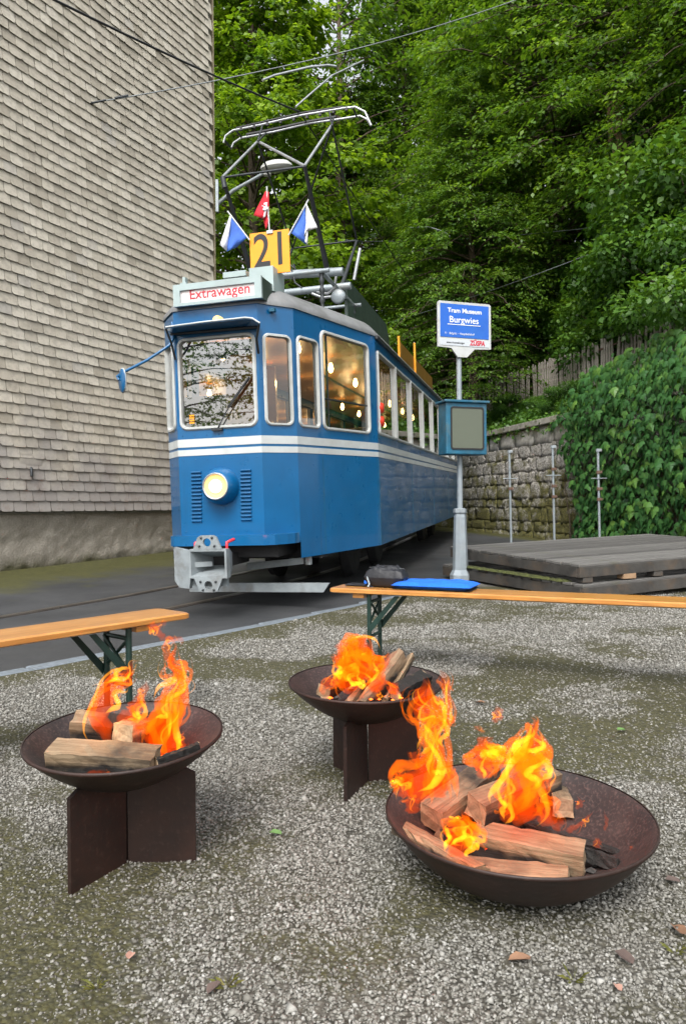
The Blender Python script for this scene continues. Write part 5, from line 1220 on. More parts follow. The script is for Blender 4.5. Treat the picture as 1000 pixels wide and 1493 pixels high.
# ------------------------------------------------------------------ folding benches
def bench(endc, dirv, label, leg_at, L=2.2):
    d = Vector((dirv[0], dirv[1], 0)).normalized(); M4 = Matrix.Translation((endc[0], endc[1], 0)) @ Matrix.Rotation(atan2(d.y, d.x), 4, 'Z')
    b = thing('bench', label, 'bench', M=M4); Wd, H_ = .25, .48
    outl = [(x, y) for x, y in rrect(0, L, -Wd / 2, Wd / 2, .025, 3)]; m = MB(); n = len(outl)
    prof_ = [(-.012, H_ - .030), (0, H_ - .024), (0, H_ - .006), (-.008, H_)]; V = []
    for ins, z_ in prof_:
        for x, y in outl: V.append((L / 2 + (x - L / 2) * (1 + ins / (L / 2)), y * (1 + ins / (Wd / 2)), z_))
    m.add(V, [(j * n + k, j * n + (k + 1) % n, (j + 1) * n + (k + 1) % n, (j + 1) * n + k) for j in range(3) for k in range(n)] + [tuple(range(3 * n, 4 * n)), tuple(reversed(range(n)))])
    m.build('seat', M['bench'], b)
    for xk, sg_ in ((leg_at, 1), (L - leg_at, -1)):
        MB().bbox((xk - sg_ * .06, 0, H_ - .043), (.07, .21, .024), .003).build('cleat', M['bench'], b)
        for sy in (-.085, .085):
            MB().tube([(xk, sy, .012), (xk, sy, H_ - .035)], .0135, 8).build('leg', M['greenmetal'], b)
            MB().box((xk, sy, .006), (.05, .05, .012)).build('foot', M['greenmetal'], b)
        for z_ in (.40, .20): MB().tube([(xk, -.085, z_), (xk, .085, z_)], .010, 6).build('crossbar', M['greenmetal'], b)
        MB().tube([(xk, -.085, .27), (xk, .085, .40)], .008, 6).build('crossbar', M['greenmetal'], b); MB().tube([(xk + .012, .085, .27), (xk + .012, -.085, .40)], .008, 6).build('crossbar', M['greenmetal'], b)
        br_ = MB(); br_.prism([(xk + sg_ * .004, 0, .265), (xk + sg_ * .16, 0, H_ - .036), (xk + sg_ * .19, 0, H_ - .036), (xk + sg_ * .012, 0, .225)], (0, -.10, 0), (0, -.094, 0)); br_.build('brace', M['greenmetal'], b)
        br_ = MB(); br_.prism([(xk + sg_ * .004, 0, .265), (xk + sg_ * .16, 0, H_ - .036), (xk + sg_ * .19, 0, H_ - .036), (xk + sg_ * .012, 0, .225)], (0, .094, 0), (0, .10, 0)); br_.build('brace', M['greenmetal'], b)
    return b
zs = .48
fl0, fr0 = at_z(479, 857, zs), at_z(1000, 879, zs); bl0 = at_z(500, 850.5, zs); dv = fr0 - fl0; dv /= np.linalg.norm(dv); pn = np.array([-dv[1], dv[0], 0])
e0 = fl0 + pn * .125; benchR = bench(e0, dv, 'long varnished bench carrying the bag and blue pad', .24, 2.6)
fr1, fl1 = at_z(279, 893, zs), at_z(0, 934, zs); dv1 = fl1 - fr1; dv1 /= np.linalg.norm(dv1); pn1 = np.array([dv1[1], -dv1[0], 0])
if pn1[1] < 0: pn1 = -pn1
e1 = fr1 + pn1 * .125; bench(e1, dv1, 'varnished bench with empty seat beside the asphalt', .30)
# blue pad and black bag on the right bench
def soft(name, sx, sy, sz, puff, seed, mat, parent, nx=22, ny=14, loc=(0, 0, 0), wr=.01, taper=0):
    r = np.random.default_rng(seed); V = []; Fc = []
    for side in (1, -1):
        for j in range(ny + 1):
            for i in range(nx + 1):
                u_, v_ = i / nx * 2 - 1, j / ny * 2 - 1; e = (1 - abs(u_) ** 5) * (1 - abs(v_) ** 5); h = sz * (e ** .45 if e > 0 else 0)
                z_ = sz * .5 + (h * .5 if side > 0 else -h * .5) + (wr * (vnoise(np.array(u_ * 4.0 + seed), np.array(v_ * 4.0)) - .5) * 2 + .6 * wr * (vnoise(np.array(u_ * 9.0), np.array(v_ * 9.0 + seed)) - .5) * 2) * (e if side > 0 else 0)
                x_ = u_ * sx / 2 * (1 - taper * (v_ + 1) / 2); y_ = v_ * sy / 2 + .02 * wr * 10 * sin(u_ * 3 + seed)
                V.append((x_ + loc[0], y_ + loc[1], z_ + loc[2]))
    n1 = (nx + 1) * (ny + 1)
    for s_ in (0, 1):
        for j in range(ny):
            for i in range(nx):
                a = s_ * n1 + j * (nx + 1) + i; q = (a, a + 1, a + nx + 2, a + nx + 1); Fc.append(q if s_ == 0 else tuple(reversed(q)))
    return MB().add(V, Fc, True).build(name, mat, parent)
pc = (at_z(575, 866, zs) + at_z(690, 862, zs) + at_z(602, 853, zs) + at_z(672, 852, zs)) / 4
pad = thing('seat_pad', 'royal blue quilted seat pad lying on the bench', 'cushion', (pc[0], pc[1], zs), atan2(dv[1], dv[0]))
soft('cover', .46, .26, .046, .5, 3, M['bluepad'], pad, 30, 16, wr=.007)
soft('underside', .455, .255, .012, .5, 6, M['bag'], pad, 10, 6, loc=(.004, -.006, .0), wr=.002)
bc = (at_z(530, 858, zs) + at_z(590, 856, zs)) / 2 + pn * .045
bag = thing('bag', 'small black nylon waist bag lying on the bench end', 'bag', (bc[0], bc[1], zs), atan2(dv[1], dv[0]))
bb_ = soft('pouch', .245, .13, .118, .7, 11, M['bag'], bag, 26, 18, wr=.014, taper=.06)
MB().tube([(-.105, -.045, .09), (-.10, -.060, .055), (-.085, -.066, .02), (-.09, -.08, .004)], .006, 6).build('zip_pull', M['galv'], bb_)
MB().tube([(-.11, .0, .112), (0, -.012, .121), (.11, -.0, .108)], .004, 6).build('zip', M['dark_metal'], bb_)
MB().bbox((-.115, -.05, .03), (.018, .012, .02), .003).build('toggle', M['bluepad'], bb_)
soft('strap', .15, .07, .014, .3, 8, M['bag'], bag, 14, 6, loc=(-.185, -.005, 0), wr=.005)

# ------------------------------------------------------------------ street lamp on the house corner, overhead wires
lp0 = at_y(317, 290, 13.4); sl = thing('street_lamp', 'grey street lamp on a bent arm fixed to the shingled house corner', 'lamp', tuple(lp0))
def lq(px, py, y): return tuple(np.array(at_y(px, py, y)) - lp0)
MB().box((0, 0, .05), (.05, .08, .6)).build('bracket', M['galv'], sl)
MB().tube([(0, 0, -.1), lq(340, 278, 13.3), lq(372, 260, 13.2), lq(386, 252, 13.15)], [.035, .035, .03, .03], 10).build('arm', M['galv'], sl)
hd = lq(403, 243, 13.1); m = MB(); HMx = Matrix.Translation(hd) @ Matrix.Rotation(radians(-6), 4, 'Y') @ Matrix.Diagonal((1.75, .9, 1, 1))
m.lathe([(0, .11), (.07, .105), (.13, .075), (.165, .02), (.17, -.02)], 20, HMx); m.build('lamp_head', M['lampgrey'], sl)
m = MB(); m.lathe([(.165, -.02), (.14, -.06), (.08, -.08), (0, -.085)], 20, HMx); m.build('lamp_bowl', simple('lamp_glass', (.35, .36, .34), .2, 0, .05, 4, 0), sl)
MB().bbox(lq(390, 250, 13.14), (.14, .10, .16), .02).build('lamp_neck', M['lampgrey'], sl)
def wire(pts, r, mat, label, name='overhead_wire'):
    o = MB().tube([tuple(p) for p in pts], r, 6).build(name, M[mat]); return tag(o, label, 'wire')
def sag(a, b, s, n=14):
    a, b = np.array(a), np.array(b); return [a + (b - a) * t - np.array([0, 0, s * 4 * t * (1 - t)]) for t in np.linspace(0, 1, n)]
an = np.array((np.array(BLD) @ np.array([*on_bld(135, 150, .05), 1]))[:3])
tw = [np.array(TMAT @ Vector(t_at(px, py, 0, x_))) for px, py, x_ in ((432, 158, -.05), (450, 195, .02))]
trol_a = at_y(60, -10, 5.3); trol_m = np.array(TMAT @ Vector(t_at(437, 163, 1, PH - .1)))
trol_e = np.array(TMAT @ Vector((.25, 13.5, trol_m[2] + .2)))
wire(sag(trol_a, trol_m, .03) + sag(trol_m, trol_e, .03)[1:], .010, 'wire', 'thick black contact wire crossing the house wall to the pantograph')
sp_m = at_y(520, 71, 12.5); sp_e = at_y(760, -3, 14)
wire(sag(an, sp_m, .05) + sag(sp_m, sp_e, .04)[1:], .009, 'steelwire', 'span wire anchored in the shingled wall, rising into the trees')
wa = thing('wire_anchor', 'dark wall anchor with insulators at the end of the span wire', 'anchor')
MB().tube([tuple(an - np.array([BN[0], BN[1], 0]) * .06), tuple(an)], .02, 8).build('eye_bolt', M['dark_metal'], wa)
MB().tube([tuple(an), tuple(an + (sp_m - an) * .045)], .016, 8).build('turnbuckle', M['dark_metal'], wa); MB().tube([tuple(an + (sp_m - an) * .075), tuple(an + (sp_m - an) * .12)], .02, 8).build('insulator', M['dark_metal'], wa)
wire([at_y(383, 117, 10), at_y(400, 110, 10.2), at_y(450, 98, 10.6), at_y(478, 95, 10.8), at_y(490, 97, 10.9)], .018, 'silver', 'bent pull-off tube clamped to the contact wire', 'pull_off_arm')
wire([at_y(431, 156, 9.2), at_y(440, 148, 9.3), at_y(484, 110, 9.9), at_y(497, 104, 10.1), at_y(530, 88, 10.6)], .013, 'silver', 'straight pull-off rod reaching down to the pantograph', 'pull_off_arm')
wire(sag(at_y(560, 472, 20), at_y(905, 352, 16.5), .1), .012, 'steelwire', 'lower thin wire slanting up behind the station sign to a trunk')
wire(sag(at_y(470, 350, 24), at_y(1010, 312, 16), .25), .012, 'steelwire', 'nearly level thin wire running through the trees')
wire([at_y(595, 332, 19), at_y(625, 331, 18.8), at_y(648, 338, 18.6), at_y(656, 345, 18.5)], .02, 'steelwire', 'curved grey bracket tube hanging among the trees', 'pull_off_arm')

# ================================================================== FIRE BOWLS, LOGS, FLAMES
def bowl(label, c, r, h, depth, tilt, stand, steep=2.0, name='fire_bowl', hz=0):
    b = thing(name, label, 'fire bowl', (c[0], c[1], 0))
    TM_ = Matrix.Translation((0, 0, h)) @ Matrix.Rotation(tilt, 4, 'X')
    def zc(q): return -depth * (1 - (q / r) ** steep) if steep != 2 else -depth * (1 - (q / r) ** 2)
    qs = np.linspace(0.02, 1, 22) * r
    m = MB(); m.lathe([(q, zc(q)) for q in qs] + [(r + .004, .002)], 72, TM_); ins = m.build('bowl_inside', M['bowl_in'], b)
    m = MB(); m.lathe([(.0, -depth - .006)] + [(q + .004, zc(q) - .006) for q in qs] + [(r + .0085, -.003), (r + .008, .004), (r + .004, .0045)], 72, TM_); m.build('bowl_outside', M['rust'], b)
    if stand:
        for a in stand:
            R_ = Matrix.Rotation(a, 4, 'Z'); prof_ = [(.012, 0.0), (.18, 0.0), (.18, .240), (.16, h + zc(.16 / 1.0) - .012 if False else .240)]
            pts = [(.006, 0), (.183, 0)] + [(.183, min(.245, h + zc(.183) - .009))] + [(q, h + zc(q) - .010) for q in (.15, .12, .09, .06, .03, .006)]
            m = MB(); m.prism([R_ @ Vector((x, 0, z)) for x, z in pts], (R_ @ Vector((0, -.006, 0))), (R_ @ Vector((0, .006, 0)))); m.build('stand_plate', M['rust'], b)
    return b
LB, MBW, RB = (-.583, 1.887), (.075, 2.445), (.437, 1.808)
bowl('rusty fire bowl on a star stand in front of the empty bench', LB, .247, .352, .125, .059, [radians(240), radians(3), radians(122)])
bowl('rusty fire bowl on a star stand next to the bench with the bag', MBW, .259, .352, .13, .015, [radians(246), radians(128), radians(6)])
bowl('wide low rusty fire bowl standing directly on the gravel', RB, .326, .172, .160, .005, None, steep=3.0)

def log(p0, p1, w, h, label, roll=0.0, char=(.0, .25), kind='quad', seed=0, mat='log'):
    p0, p1 = Vector(p0), Vector(p1); d = p1 - p0; L = d.length; r = np.random.default_rng(seed + 5)
    cs = {'quad': [(-.5, -.5), (.5, -.46), (.47, .5), (-.46, .48)], 'wedge': [(-.5, -.45), (.5, -.5), (.1, .55), (-.15, .5)], 'flat': [(-.5, -.3), (.5, -.35), (.48, .2), (.1, .42), (-.5, .3)], 'stick': [(.5 * cos(a), .5 * sin(a)) for a in np.linspace(0, 2 * pi, 8, endpoint=False)]}[kind]
    # subdivide section edges so the split faces can be uneven
    sec = []
    for k in range(len(cs)):
        a, b_ = np.array(cs[k]), np.array(cs[(k + 1) % len(cs)])
        for t in (0, .33, .66) if kind != 'stick' else (0,): sec.append(a + (b_ - a) * t)
    n = len(sec); nx = 12; V = []; T = []
    for i in range(nx + 1):
        x = L * i / nx
        for j, (a, b_) in enumerate(sec):
            s_ = 1 + .018 * sin(i * .5 + j * 1.3 + seed); V.append((x + (r.normal(0, .0025) if i in (0, nx) else 0), a * w * s_ + r.normal(0, .0012) + .006 * sin(x * 9 + seed), b_ * h * s_ + r.normal(0, .0012)))
            T.append(char[0] + (char[1] - char[0]) * i / nx + (.30 if b_ < .1 else -.02))
    Fc = [(i * n + k, i * n + (k + 1) % n, (i + 1) * n + (k + 1) % n, (i + 1) * n + k) for i in range(nx) for k in range(n)]
    Fc += [tuple(reversed(range(n))), tuple(range(nx * n, nx * n + n))]
    me = bpy.data.meshes.new('log'); me.from_pydata(V, [], Fc); me.materials.append(M[mat]); me.materials.append(M['log_end'] if mat == 'log' else M[mat])
    for q in (-1, -2): me.polygons[q].material_index = 1
    a_ = me.attributes.new('tint', 'FLOAT', 'POINT'); a_.data.foreach_set('value', np.array(T, np.float32)); me.update()
    o = link('log', me); o.matrix_world = Matrix.Translation(p0) @ d.to_track_quat('X', 'Z').to_matrix().to_4x4() @ Matrix.Rotation(roll, 4, 'X')
    return tag(o, label, 'log')
# left bowl
log(at_z(75, 1103, .325), at_z(229, 1111, .315), .075, .058, 'pale squared log lying across the front of the bowl by the empty bench', .25, (-.05, .28), 'quad', 1)
log(at_z(108, 1058, .362), at_z(190, 1066, .345), .062, .058, 'short log with whitened end grain propped at the bowl edge', .35, (-.1, .75), 'quad', 2)
log(at_z(179, 1072, .362), at_z(243, 1050, .345), .062, .056, 'squared log with clean end grain resting on the long pale log', .05, (-.15, .75), 'quad', 3)
log(at_z(225, 1112, .315), at_z(285, 1090, .32), .04, .03, 'charred glowing piece at the right of the left fire', .3, (.6, .6), 'wedge', 4)
log(at_z(120, 1090, .29), at_z(230, 1075, .29), .06, .05, 'charred log buried under the left fire', .5, (.6, .6), 'wedge', 14)
# low bowl
log(at_z(627, 1193, .115), at_z(716, 1128, .165), .080, .070, 'reddish squared log leaning up from the low bowl rim', .12, (-.12, .35), 'quad', 5)
log(at_z(693, 1180, .150), at_z(806, 1136, .165), .072, .066, 'log with dark end propped across the middle of the low bowl', .2, (.15, .15), 'quad', 6)
log(at_z(692, 1222, .085), at_z(851, 1252, .085), .075, .055, 'long split log lying at the front of the low bowl', .15, (.10, -.12), 'quad', 7)
log(at_z(583, 1207, .105), at_z(702, 1272, .075), .085, .045, 'flat pale split log along the left side of the low bowl', -.35, (-.15, .1), 'flat', 8)
log(at_z(655, 1262, .052), at_z(828, 1276, .062), .075, .04, 'flat log at the near rim of the low bowl', .1, (.3, -.1), 'flat', 9)
log(at_z(819, 1178, .115), at_z(800, 1140, .12), .056, .054, 'short block log with pale top beside the tall flame', .0, (.1, .4), 'quad', 10)
log(at_z(765, 1198, .085), at_z(918, 1251, .075), .022, .022, 'thin charred stick pointing at the right rim of the low bowl', 0, (1, 1), 'stick', 11, 'charcoal')
log(at_z(800, 1225, .07), at_z(900, 1262, .075), .03, .03, 'charred branch beside the thin stick', 0, (1, 1), 'wedge', 12, 'charcoal')
log(at_z(640, 1225, .07), at_z(760, 1200, .07), .07, .05, 'blackened log at the bottom of the low fire', .4, (.7, .7), 'wedge', 13)
# middle bowl
log(at_y(527, 1030, 2.33), at_y(580, 953, 2.50), .075, .052, 'tall split log leaning out of the bowl by the bag bench', .5, (.25, -.15), 'wedge', 15)
log(at_y(560, 1022, 2.36), at_y(598, 955, 2.54), .03, .03, 'thin split stick leaning beside the tall split log', .5, (.1, -.1), 'wedge', 16)
log(at_y(505, 1028, 2.33), at_y(538, 985, 2.44), .055, .05, 'half burnt log standing left of the tall split log', .4, (.1, .6), 'wedge', 17)
log(at_y(470, 1008, 2.36), at_y(505, 988, 2.5), .05, .045, 'short burning log at the left of the middle bowl', .3, (.5, .2), 'quad', 18)
log(at_y(575, 1012, 2.36), at_y(622, 990, 2.5), .05, .045, 'dark log at the right of the middle bowl', .3, (.5, .3), 'quad', 19)

def flame_mat(name, c, s, dens):
    m = bpy.data.materials.new(name); m.use_nodes = True; nt = m.node_tree; nt.nodes.clear()
    out = N(nt, 'OutputMaterial'); em = N(nt, 'Emission'); em.inputs[0].default_value = tuple(c) + (1,); em.inputs[1].default_value = s
    ab = N(nt, 'VolumeAbsorption'); ab.inputs['Color'].default_value = (.97, .35, .06, 1); ab.inputs['Density'].default_value = dens; ad = N(nt, 'AddShader')
    nt.links.new(em.outputs[0], ad.inputs[0]); nt.links.new(ab.outputs[0], ad.inputs[1]); nt.links.new(ad.outputs[0], out.inputs['Volume'])
    try: m.cycles.homogeneous_volume = True
    except Exception: pass
    return m
FM = [flame_mat('flame_outer', (1.0, .10, .002), 16, 38), flame_mat('flame_mid', (1.0, .175, .003), 60, 60), flame_mat('flame_core', (1.0, .34, .010), 135, 35)]
ASH = simple('grey_ash', (.07, .065, .062), .95, 0, .7, 40, .3)
EMB = emit('glowing_ember', (1.0, .16, .02), 2.2)
def cat_rom(P, n):
    P = np.array(P, float); out = []; m = len(P)
    for t in np.linspace(0, m - 1 - 1e-6, n):
        i = int(t); f = t - i; p0, p1, p2, p3 = P[max(i - 1, 0)], P[i], P[i + 1], P[min(i + 2, m - 1)]
        out.append(.5 * (2 * p1 + (p2 - p0) * f + (2 * p0 - 5 * p1 + 4 * p2 - p3) * f * f + (3 * p1 - p0 - 3 * p2 + p3) * f ** 3))
    return np.array(out)
FR = np.random.default_rng(23)
def tongue(parent, org, spine, rad, thick, mat, seed, wob=.22):
    # spine (n,3) world, rad (n,) half width in metres; a flattened, frayed sheet-like tube
    n = len(spine); k = 10; V = []; r = np.random.default_rng(seed); ph = r.uniform(0, 6, 4); tw = r.uniform(-1.1, 1.1)
    for i in range(n):
        t = spine[min(i + 1, n - 1)] - spine[max(i - 1, 0)]; t /= max(np.linalg.norm(t), 1e-6)
        side = np.array([t[2], 0, -t[0]]); side /= max(np.linalg.norm(side), 1e-6); dep = np.cross(t, side)
        a0 = tw * (i / n) * 1.6 + .35 * sin(ph[3] + i * .25)
        for j in range(k):
            a = 2 * pi * j / k; ex, ey = cos(a), sin(a) * thick
            s_ = ex * cos(a0) * (1 if abs(a0) < 9 else 1) - ey * sin(a0) * .5; d_ = ex * sin(a0) * .5 + ey * cos(a0)
            w = 1 + wob * (sin(i * .83 + ph[0] + 2.2 * ex) * .6 + sin(i * 1.9 + ph[1] - 3 * ex) * .4)
            V.append(spine[i] + side * (s_ * rad[i] * w) + dep * (d_ * rad[i] * w) - org)
    Fc = [(i * k + j, i * k + (j + 1) % k, (i + 1) * k + (j + 1) % k, (i + 1) * k + j) for i in range(n - 1) for j in range(k)] + [tuple(reversed(range(k))), tuple(range((n - 1) * k, n * k))]
    MB().add(V, Fc, True).build('flame_tongue', mat, parent)
def flame(parent, org, pts, Y, strands=5, dy=0.0, env=True):
    Pp = cat_rom(pts, 30); Pp[:, 2] *= 1.06; W = np.array([at_y(p[0], p[1], Y + dy) for p in Pp]); sc_ = (Y + dy) / F_PX
    ln = np.sum(np.hypot(np.diff(Pp[:, 0]), np.diff(Pp[:, 1]))); u = np.linspace(0, 1, 30)
    taper = np.clip(np.minimum(u * 7, (1 - u) * 3.2), .06, 1) ** .7
    if env: tongue(parent, org, W, Pp[:, 2] * .62 * sc_ * taper, .5, FM[0], int(FR.integers(1e6)), .3)
    for k in range(int(strands * 2.3)):
        a, b = FR.uniform(0, .6), FR.uniform(.55, 1.0)
        b = max(b, a + .18)
        idx = np.linspace(a * 29, b * 29, 26); lo = np.floor(idx).astype(int); hi = np.minimum(lo + 1, 29); f = (idx - lo)[:, None]
        S = W[lo] * (1 - f) + W[hi] * f; R_ = (Pp[lo, 2] * (1 - f[:, 0]) + Pp[hi, 2] * f[:, 0]) * sc_
        v = np.linspace(0, 1, 26); o0 = FR.uniform(-.78, .78); ph = FR.uniform(0, 6, 2); fq = FR.uniform(.8, 2.0)
        tx = np.gradient(S, axis=0); tx /= np.maximum(np.linalg.norm(tx, axis=1), 1e-6)[:, None]; sd = np.stack([tx[:, 2], 0 * v, -tx[:, 0]], 1)
        S = S + sd * (R_ * (o0 * (1 - .3 * v) + .26 * np.sin(v * 6 * fq + ph[0])))[:, None]; S[:, 1] += R_ * .4 * np.sin(v * 4 + ph[1])
        core = FR.uniform() < .30
        rr = R_ * FR.uniform(.04, .21) * np.clip(np.minimum(v * 5, (1 - v) * 2.6), .04, 1)
        tongue(parent, org, S, rr, .55, FM[2] if core else FM[1], int(FR.integers(1e6)), .35)
def fire(label, org, Y, tongues, energy, lpos, embers):
    f = thing('fire', label, 'fire', org); o = np.array(org, float)
    for t in tongues:
        pts, st = t[0], t[1]; flame(f, o, pts, Y, st, t[2] if len(t) > 2 else FR.uniform(-.05, .05))
    for e in embers:
        p = at_z(e[0], e[1], e[2]) - o; rr = FR.uniform(.004, .009)
        MB().add([(p[0] + rr * a, p[1] + rr * b, p[2] + rr * c) for a, b, c in ((1.6, 0, 0), (-1.3, .3, 0), (0, 1.2, 0), (.2, -1, .1), (0, .1, .8), (0, 0, -.7))], [(0, 2, 4), (2, 1, 4), (1, 3, 4), (3, 0, 4), (2, 0, 5), (1, 2, 5), (3, 1, 5), (0, 3, 5)]).build('ember', EMB, f)
    m_ = MB(); rr_ = .17 if Y > 1.8 else .2
    for k in range(150):
        a = FR.uniform(0, 6.28); q_r = rr_ * sqrt(FR.uniform()); z0_ = {1.9: .234, 2.4: .228, 1.74: .016}[Y] + (q_r / .25) ** 2 * (.11 if Y > 1.8 else .04); e_ = FR.uniform(.004, .015)
        c_ = np.array([q_r * cos(a), q_r * sin(a), z0_ - o[2] + e_ * .5])
        m_.add([tuple(c_ + e_ * np.array(d_) * FR.uniform(.6, 1.2)) for d_ in ((1.3, 0, 0), (-1.2, .2, 0), (0, 1.1, 0), (.1, -1, 0), (0, 0, .8), (0, 0, -.7))], [(0, 2, 4), (2, 1, 4), (1, 3, 4), (3, 0, 4), (2, 0, 5), (1, 2, 5), (3, 1, 5), (0, 3, 5)])
    stuff(m_.build('ash_bed', ASH, f))
    for lp in lpos:
        l = bpy.data.lights.new('fire_glow', 'POINT'); l.energy = energy; l.color = (1, .55, .2); l.shadow_soft_size = .05
        lo = bpy.data.objects.new('fire_glow', l); COL.objects.link(lo); lo.parent = f; lo.location = np.array(at_y(*lp)) - o
fire('flames rising from the bowl in front of the empty bench', (LB[0], LB[1], .25), 1.90, [
    ([(160, 1086, 18), (150, 1060, 24), (146, 1034, 24), (158, 1006, 24), (180, 990, 20), (191, 976, 12), (193, 966, 10), (205, 963, 5)], 7),
    ([(168, 1060, 12), (182, 1046, 16), (196, 1036, 20), (204, 1018, 13), (212, 1002, 12), (214, 990, 4)], 4),
    ([(236, 1112, 30), (238, 1085, 40), (242, 1055, 36), (252, 1025, 30), (264, 1000, 22), (262, 985, 26), (250, 966, 30), (256, 945, 16), (252, 930, 10)], 12),
    ([(225, 1095, 22), (228, 1070, 20), (246, 1042, 16), (250, 1015, 14), (254, 990, 10)], 5, -.04),
    ([(252, 968, 14), (243, 950, 10), (246, 932, 12), (266, 934, 10), (262, 944, 4)], 3),
    ([(240, 935, 8), (232, 922, 12), (222, 914, 16), (212, 912, 5)], 3), ([(222, 918, 8), (236, 910, 8), (246, 905, 3)], 2),
    ([(262, 1104, 14), (264, 1085, 12), (268, 1064, 4)], 3), ([(272, 1104, 12), (278, 1094, 14), (274, 1082, 4)], 2),
    ([(122, 1130, 6), (140, 1128, 9), (160, 1127, 8), (172, 1126, 4)], 2, -.14), ([(196, 1062, 14), (208, 1048, 18), (214, 1038, 8)], 3)],
    .45, ((240, 1050, 1.86), (165, 1050, 1.86)), [(FR.uniform(215, 285), FR.uniform(1095, 1118), .30) for _ in range(14)] + [(FR.uniform(120, 170), 1129, .285) for _ in range(8)])
fire('flames in the bowl next to the bench with the bag', (MBW[0], MBW[1], .25), 2.40, [
    ([(540, 1015, 28), (538, 990, 36), (530, 968, 40), (514, 952, 40), (498, 944, 28), (486, 942, 10)], 8), ([(528, 1000, 24), (512, 972, 30), (494, 962, 22), (480, 957, 8)], 6, -.05),
    ([(545, 1010, 22), (550, 988, 20), (550, 968, 12), (552, 958, 4)], 5, -.06), ([(470, 1014, 10), (472, 1002, 10), (482, 994, 12), (496, 990, 12), (502, 998, 8)], 4, -.08),
    ([(512, 1012, 14), (508, 998, 22), (514, 984, 22), (524, 976, 10)], 5, -.08), ([(560, 975, 4), (563, 962, 9), (568, 950, 4)], 2), ([(566, 1010, 10), (574, 1002, 16), (580, 994, 6)], 3, -.05),
    ([(548, 1022, 5), (552, 1012, 8), (554, 1000, 4)], 2, -.1), ([(528, 975, 16), (536, 955, 14), (532, 940, 6)], 3)],
    .42, ((530, 990, 2.38),), [(FR.uniform(470, 600), FR.uniform(1008, 1022), .32) for _ in range(12)])
fire('tall flames licking over the logs of the low bowl', (RB[0], RB[1], .06), 1.74, [
    ([(608, 1172, 34), (614, 1150, 50), (626, 1125, 44), (634, 1098, 28), (628, 1070, 26), (630, 1046, 32), (618, 1024, 44), (622, 1002, 30), (616, 986, 8)], 16),
    ([(602, 1160, 22), (590, 1145, 24), (578, 1132, 18), (564, 1116, 4)], 5), ([(640, 1150, 24), (650, 1132, 22), (650, 1115, 10), (650, 1100, 4)], 5), ([(622, 1110, 16), (606, 1104, 12), (592, 1096, 4)], 3),
    ([(632, 1060, 20), (646, 1045, 18), (654, 1030, 10), (650, 1008, 10), (648, 990, 14), (640, 976, 10)], 6), ([(640, 1060, 10), (656, 1052, 10), (664, 1044, 3)], 2), ([(606, 1186, 18), (598, 1165, 16), (600, 1150, 8)], 3, -.05),
    ([(698, 1135, 18), (706, 1118, 28), (706, 1098, 34), (708, 1084, 32), (720, 1074, 8)], 9), ([(716, 1052, 6), (724, 1046, 12), (726, 1036, 12), (722, 1028, 4)], 2), ([(690, 1060, 3), (700, 1063, 8), (706, 1070, 5)], 2),
    ([(740, 1115, 14), (738, 1102, 18), (734, 1088, 8)], 4),
    ([(752, 1205, 32), (760, 1180, 44), (764, 1150, 40), (766, 1122, 36), (772, 1098, 40), (776, 1072, 26), (780, 1052, 22), (770, 1044, 6)], 16),
    ([(790, 1205, 20), (796, 1185, 26), (792, 1160, 18), (800, 1120, 14), (806, 1104, 4)], 7), ([(736, 1200, 20), (740, 1180, 24), (734, 1160, 14), (742, 1138, 14), (732, 1128, 5)], 6, -.05), ([(806, 1210, 12), (816, 1196, 10), (808, 1180, 4)], 3),
    ([(676, 1250, 18), (668, 1228, 36), (674, 1206, 34), (676, 1190, 14), (671, 1176, 4)], 10, -.12), ([(690, 1225, 10), (692, 1206, 12), (684, 1196, 4)], 3, -.1),
    ([(824, 1212, 8), (838, 1206, 9), (852, 1196, 9), (866, 1182, 4)], 3, -.03), ([(868, 1236, 10), (870, 1228, 9), (868, 1220, 3)], 2, -.06), ([(880, 1212, 4), (884, 1198, 5), (880, 1184, 3)], 1, .0), ([(838, 1180, 4), (846, 1170, 8), (840, 1160, 3)], 2, .02), ([(919, 1240, 5), (921, 1232, 3)], 1, .0)],
    .5, ((625, 1130, 1.72), (765, 1150, 1.72), (672, 1220, 1.6)), [(FR.uniform(660, 860), FR.uniform(1195, 1240), .05) for _ in range(30)])
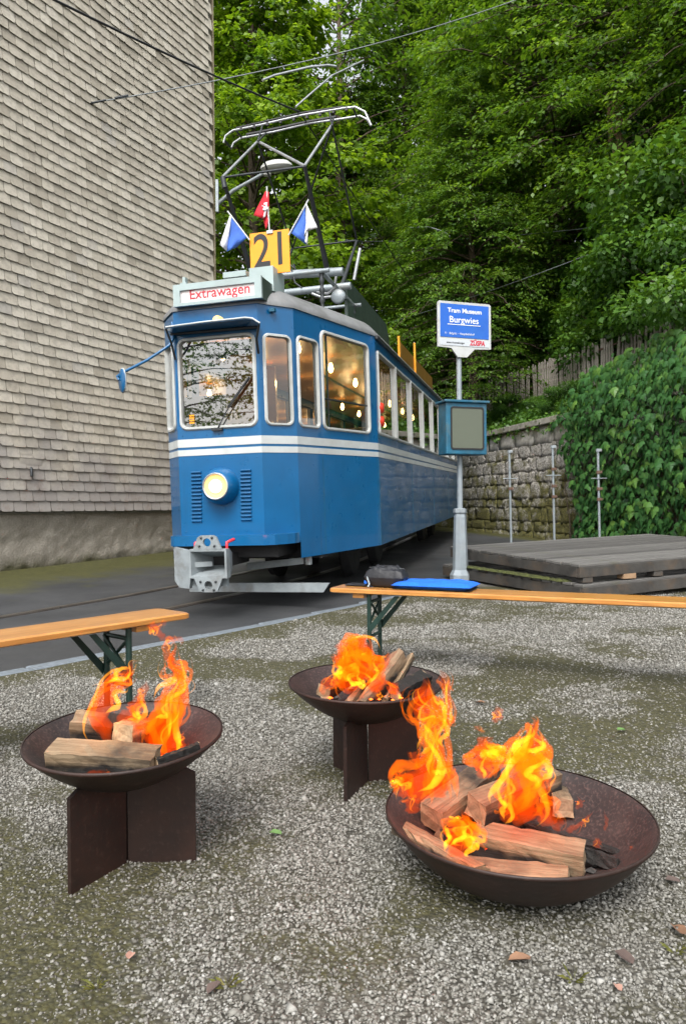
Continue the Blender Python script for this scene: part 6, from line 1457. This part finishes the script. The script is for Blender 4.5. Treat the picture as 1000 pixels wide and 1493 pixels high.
# ------------------------------------------------------------------ fallen leaves on the gravel
lm = [simple('dry_leaf_brown', (.22, .12, .07), .8, 0, .3, 30, .2), simple('dry_leaf_pink', (.45, .26, .2), .8, 0, .2, 30, .2), simple('leaf_green', (.10, .2, .05), .7, 0, .3, 30, .2), simple('leaf_dark', (.10, .07, .06), .8, 0, .3, 30, .2)]
for px, py, sz, k, lab in ((190, 1393, .024, 1, 'pinkish dry leaf lying alone on the pale gravel'), (757, 1400, .04, 0, 'curled brown leaf on moss in front of the low bowl'), (312, 1440, .03, 3, 'dull purple leaf on the gravel below the star stand'), (402, 1214, .03, 2, 'green leaf on the gravel between the fire bowls'),
                          (910, 1396, .036, 3, 'dark leaf on moss right of the curled brown leaf'), (988, 1360, .04, 0, 'flat brown leaf at the mossy edge by the low bowl'), (905, 1065, .035, 2, 'bright green leaf on the gravel behind the low bowl'), (700, 1025, .04, 0, 'tan leaf on the gravel behind the flames of the low bowl'), (980, 1285, .03, 3, 'blackened leaf right of the low bowl rim'), (900, 1440, .022, 1, 'tiny pale leaf near the mossy corner')):
    p = at_z(px, py, .02); V = [(0, 0, .004)]; n = 9
    for i in range(n): a = 2 * pi * i / n; q = 1 if i % 2 else .86; V.append((sz * .5 * q * cos(a) * 1.3, sz * .5 * q * sin(a) * .8, .004 + .25 * sz * abs(sin(a)) * q))
    o = tag(MB().add(V, [(0, i, i % n + 1) for i in range(1, n + 1)]).build('fallen_leaf', lm[k]), lab, 'leaf'); o.location = (p[0], p[1], float(yard_z(p[0], p[1])) + .006); o.rotation_euler = (.1, .1, px)

# ------------------------------------------------------------------ sparse grass tufts in the gravel
gm = leafmat('dry_grass_blade', (.10, .11, .03), (.16, .17, .04), (.26, .22, .08), .3, .5)
for px, py, lab in ((140, 1432, 'thin yellowing grass tuft in the mossy gravel'), (330, 1432, 'sparse grass tuft beside the dull purple leaf'), (835, 1422, 'small green grass tuft on moss before the low bowl'), (985, 1385, 'grass tuft near the flat brown leaf')):
    p = at_z(px, py, .02); r = np.random.default_rng(px); V = []; Fc = []
    for k in range(16):
        a = r.uniform(0, 6.28); L_ = r.uniform(.012, .03); ca, sa = cos(a), sin(a); b0 = r.uniform(0, .012); w_ = .0006
        V += [(ca * b0 - sa * w_, sa * b0 + ca * w_, 0), (ca * b0 + sa * w_, sa * b0 - ca * w_, 0), (ca * (b0 + L_ * .5) , sa * (b0 + L_ * .5), L_ * .55), (ca * (b0 + L_), sa * (b0 + L_), L_ * .6)]
        Fc += [(4 * k, 4 * k + 1, 4 * k + 2), (4 * k, 4 * k + 2, 4 * k + 3)]
    tag(link('grass_tuft', arr_mesh('grass_tuft', np.array(V), np.array(Fc), gm, r.uniform(0, 1, len(V)))), lab, 'grass').location = (p[0], p[1], float(yard_z(p[0], p[1])))
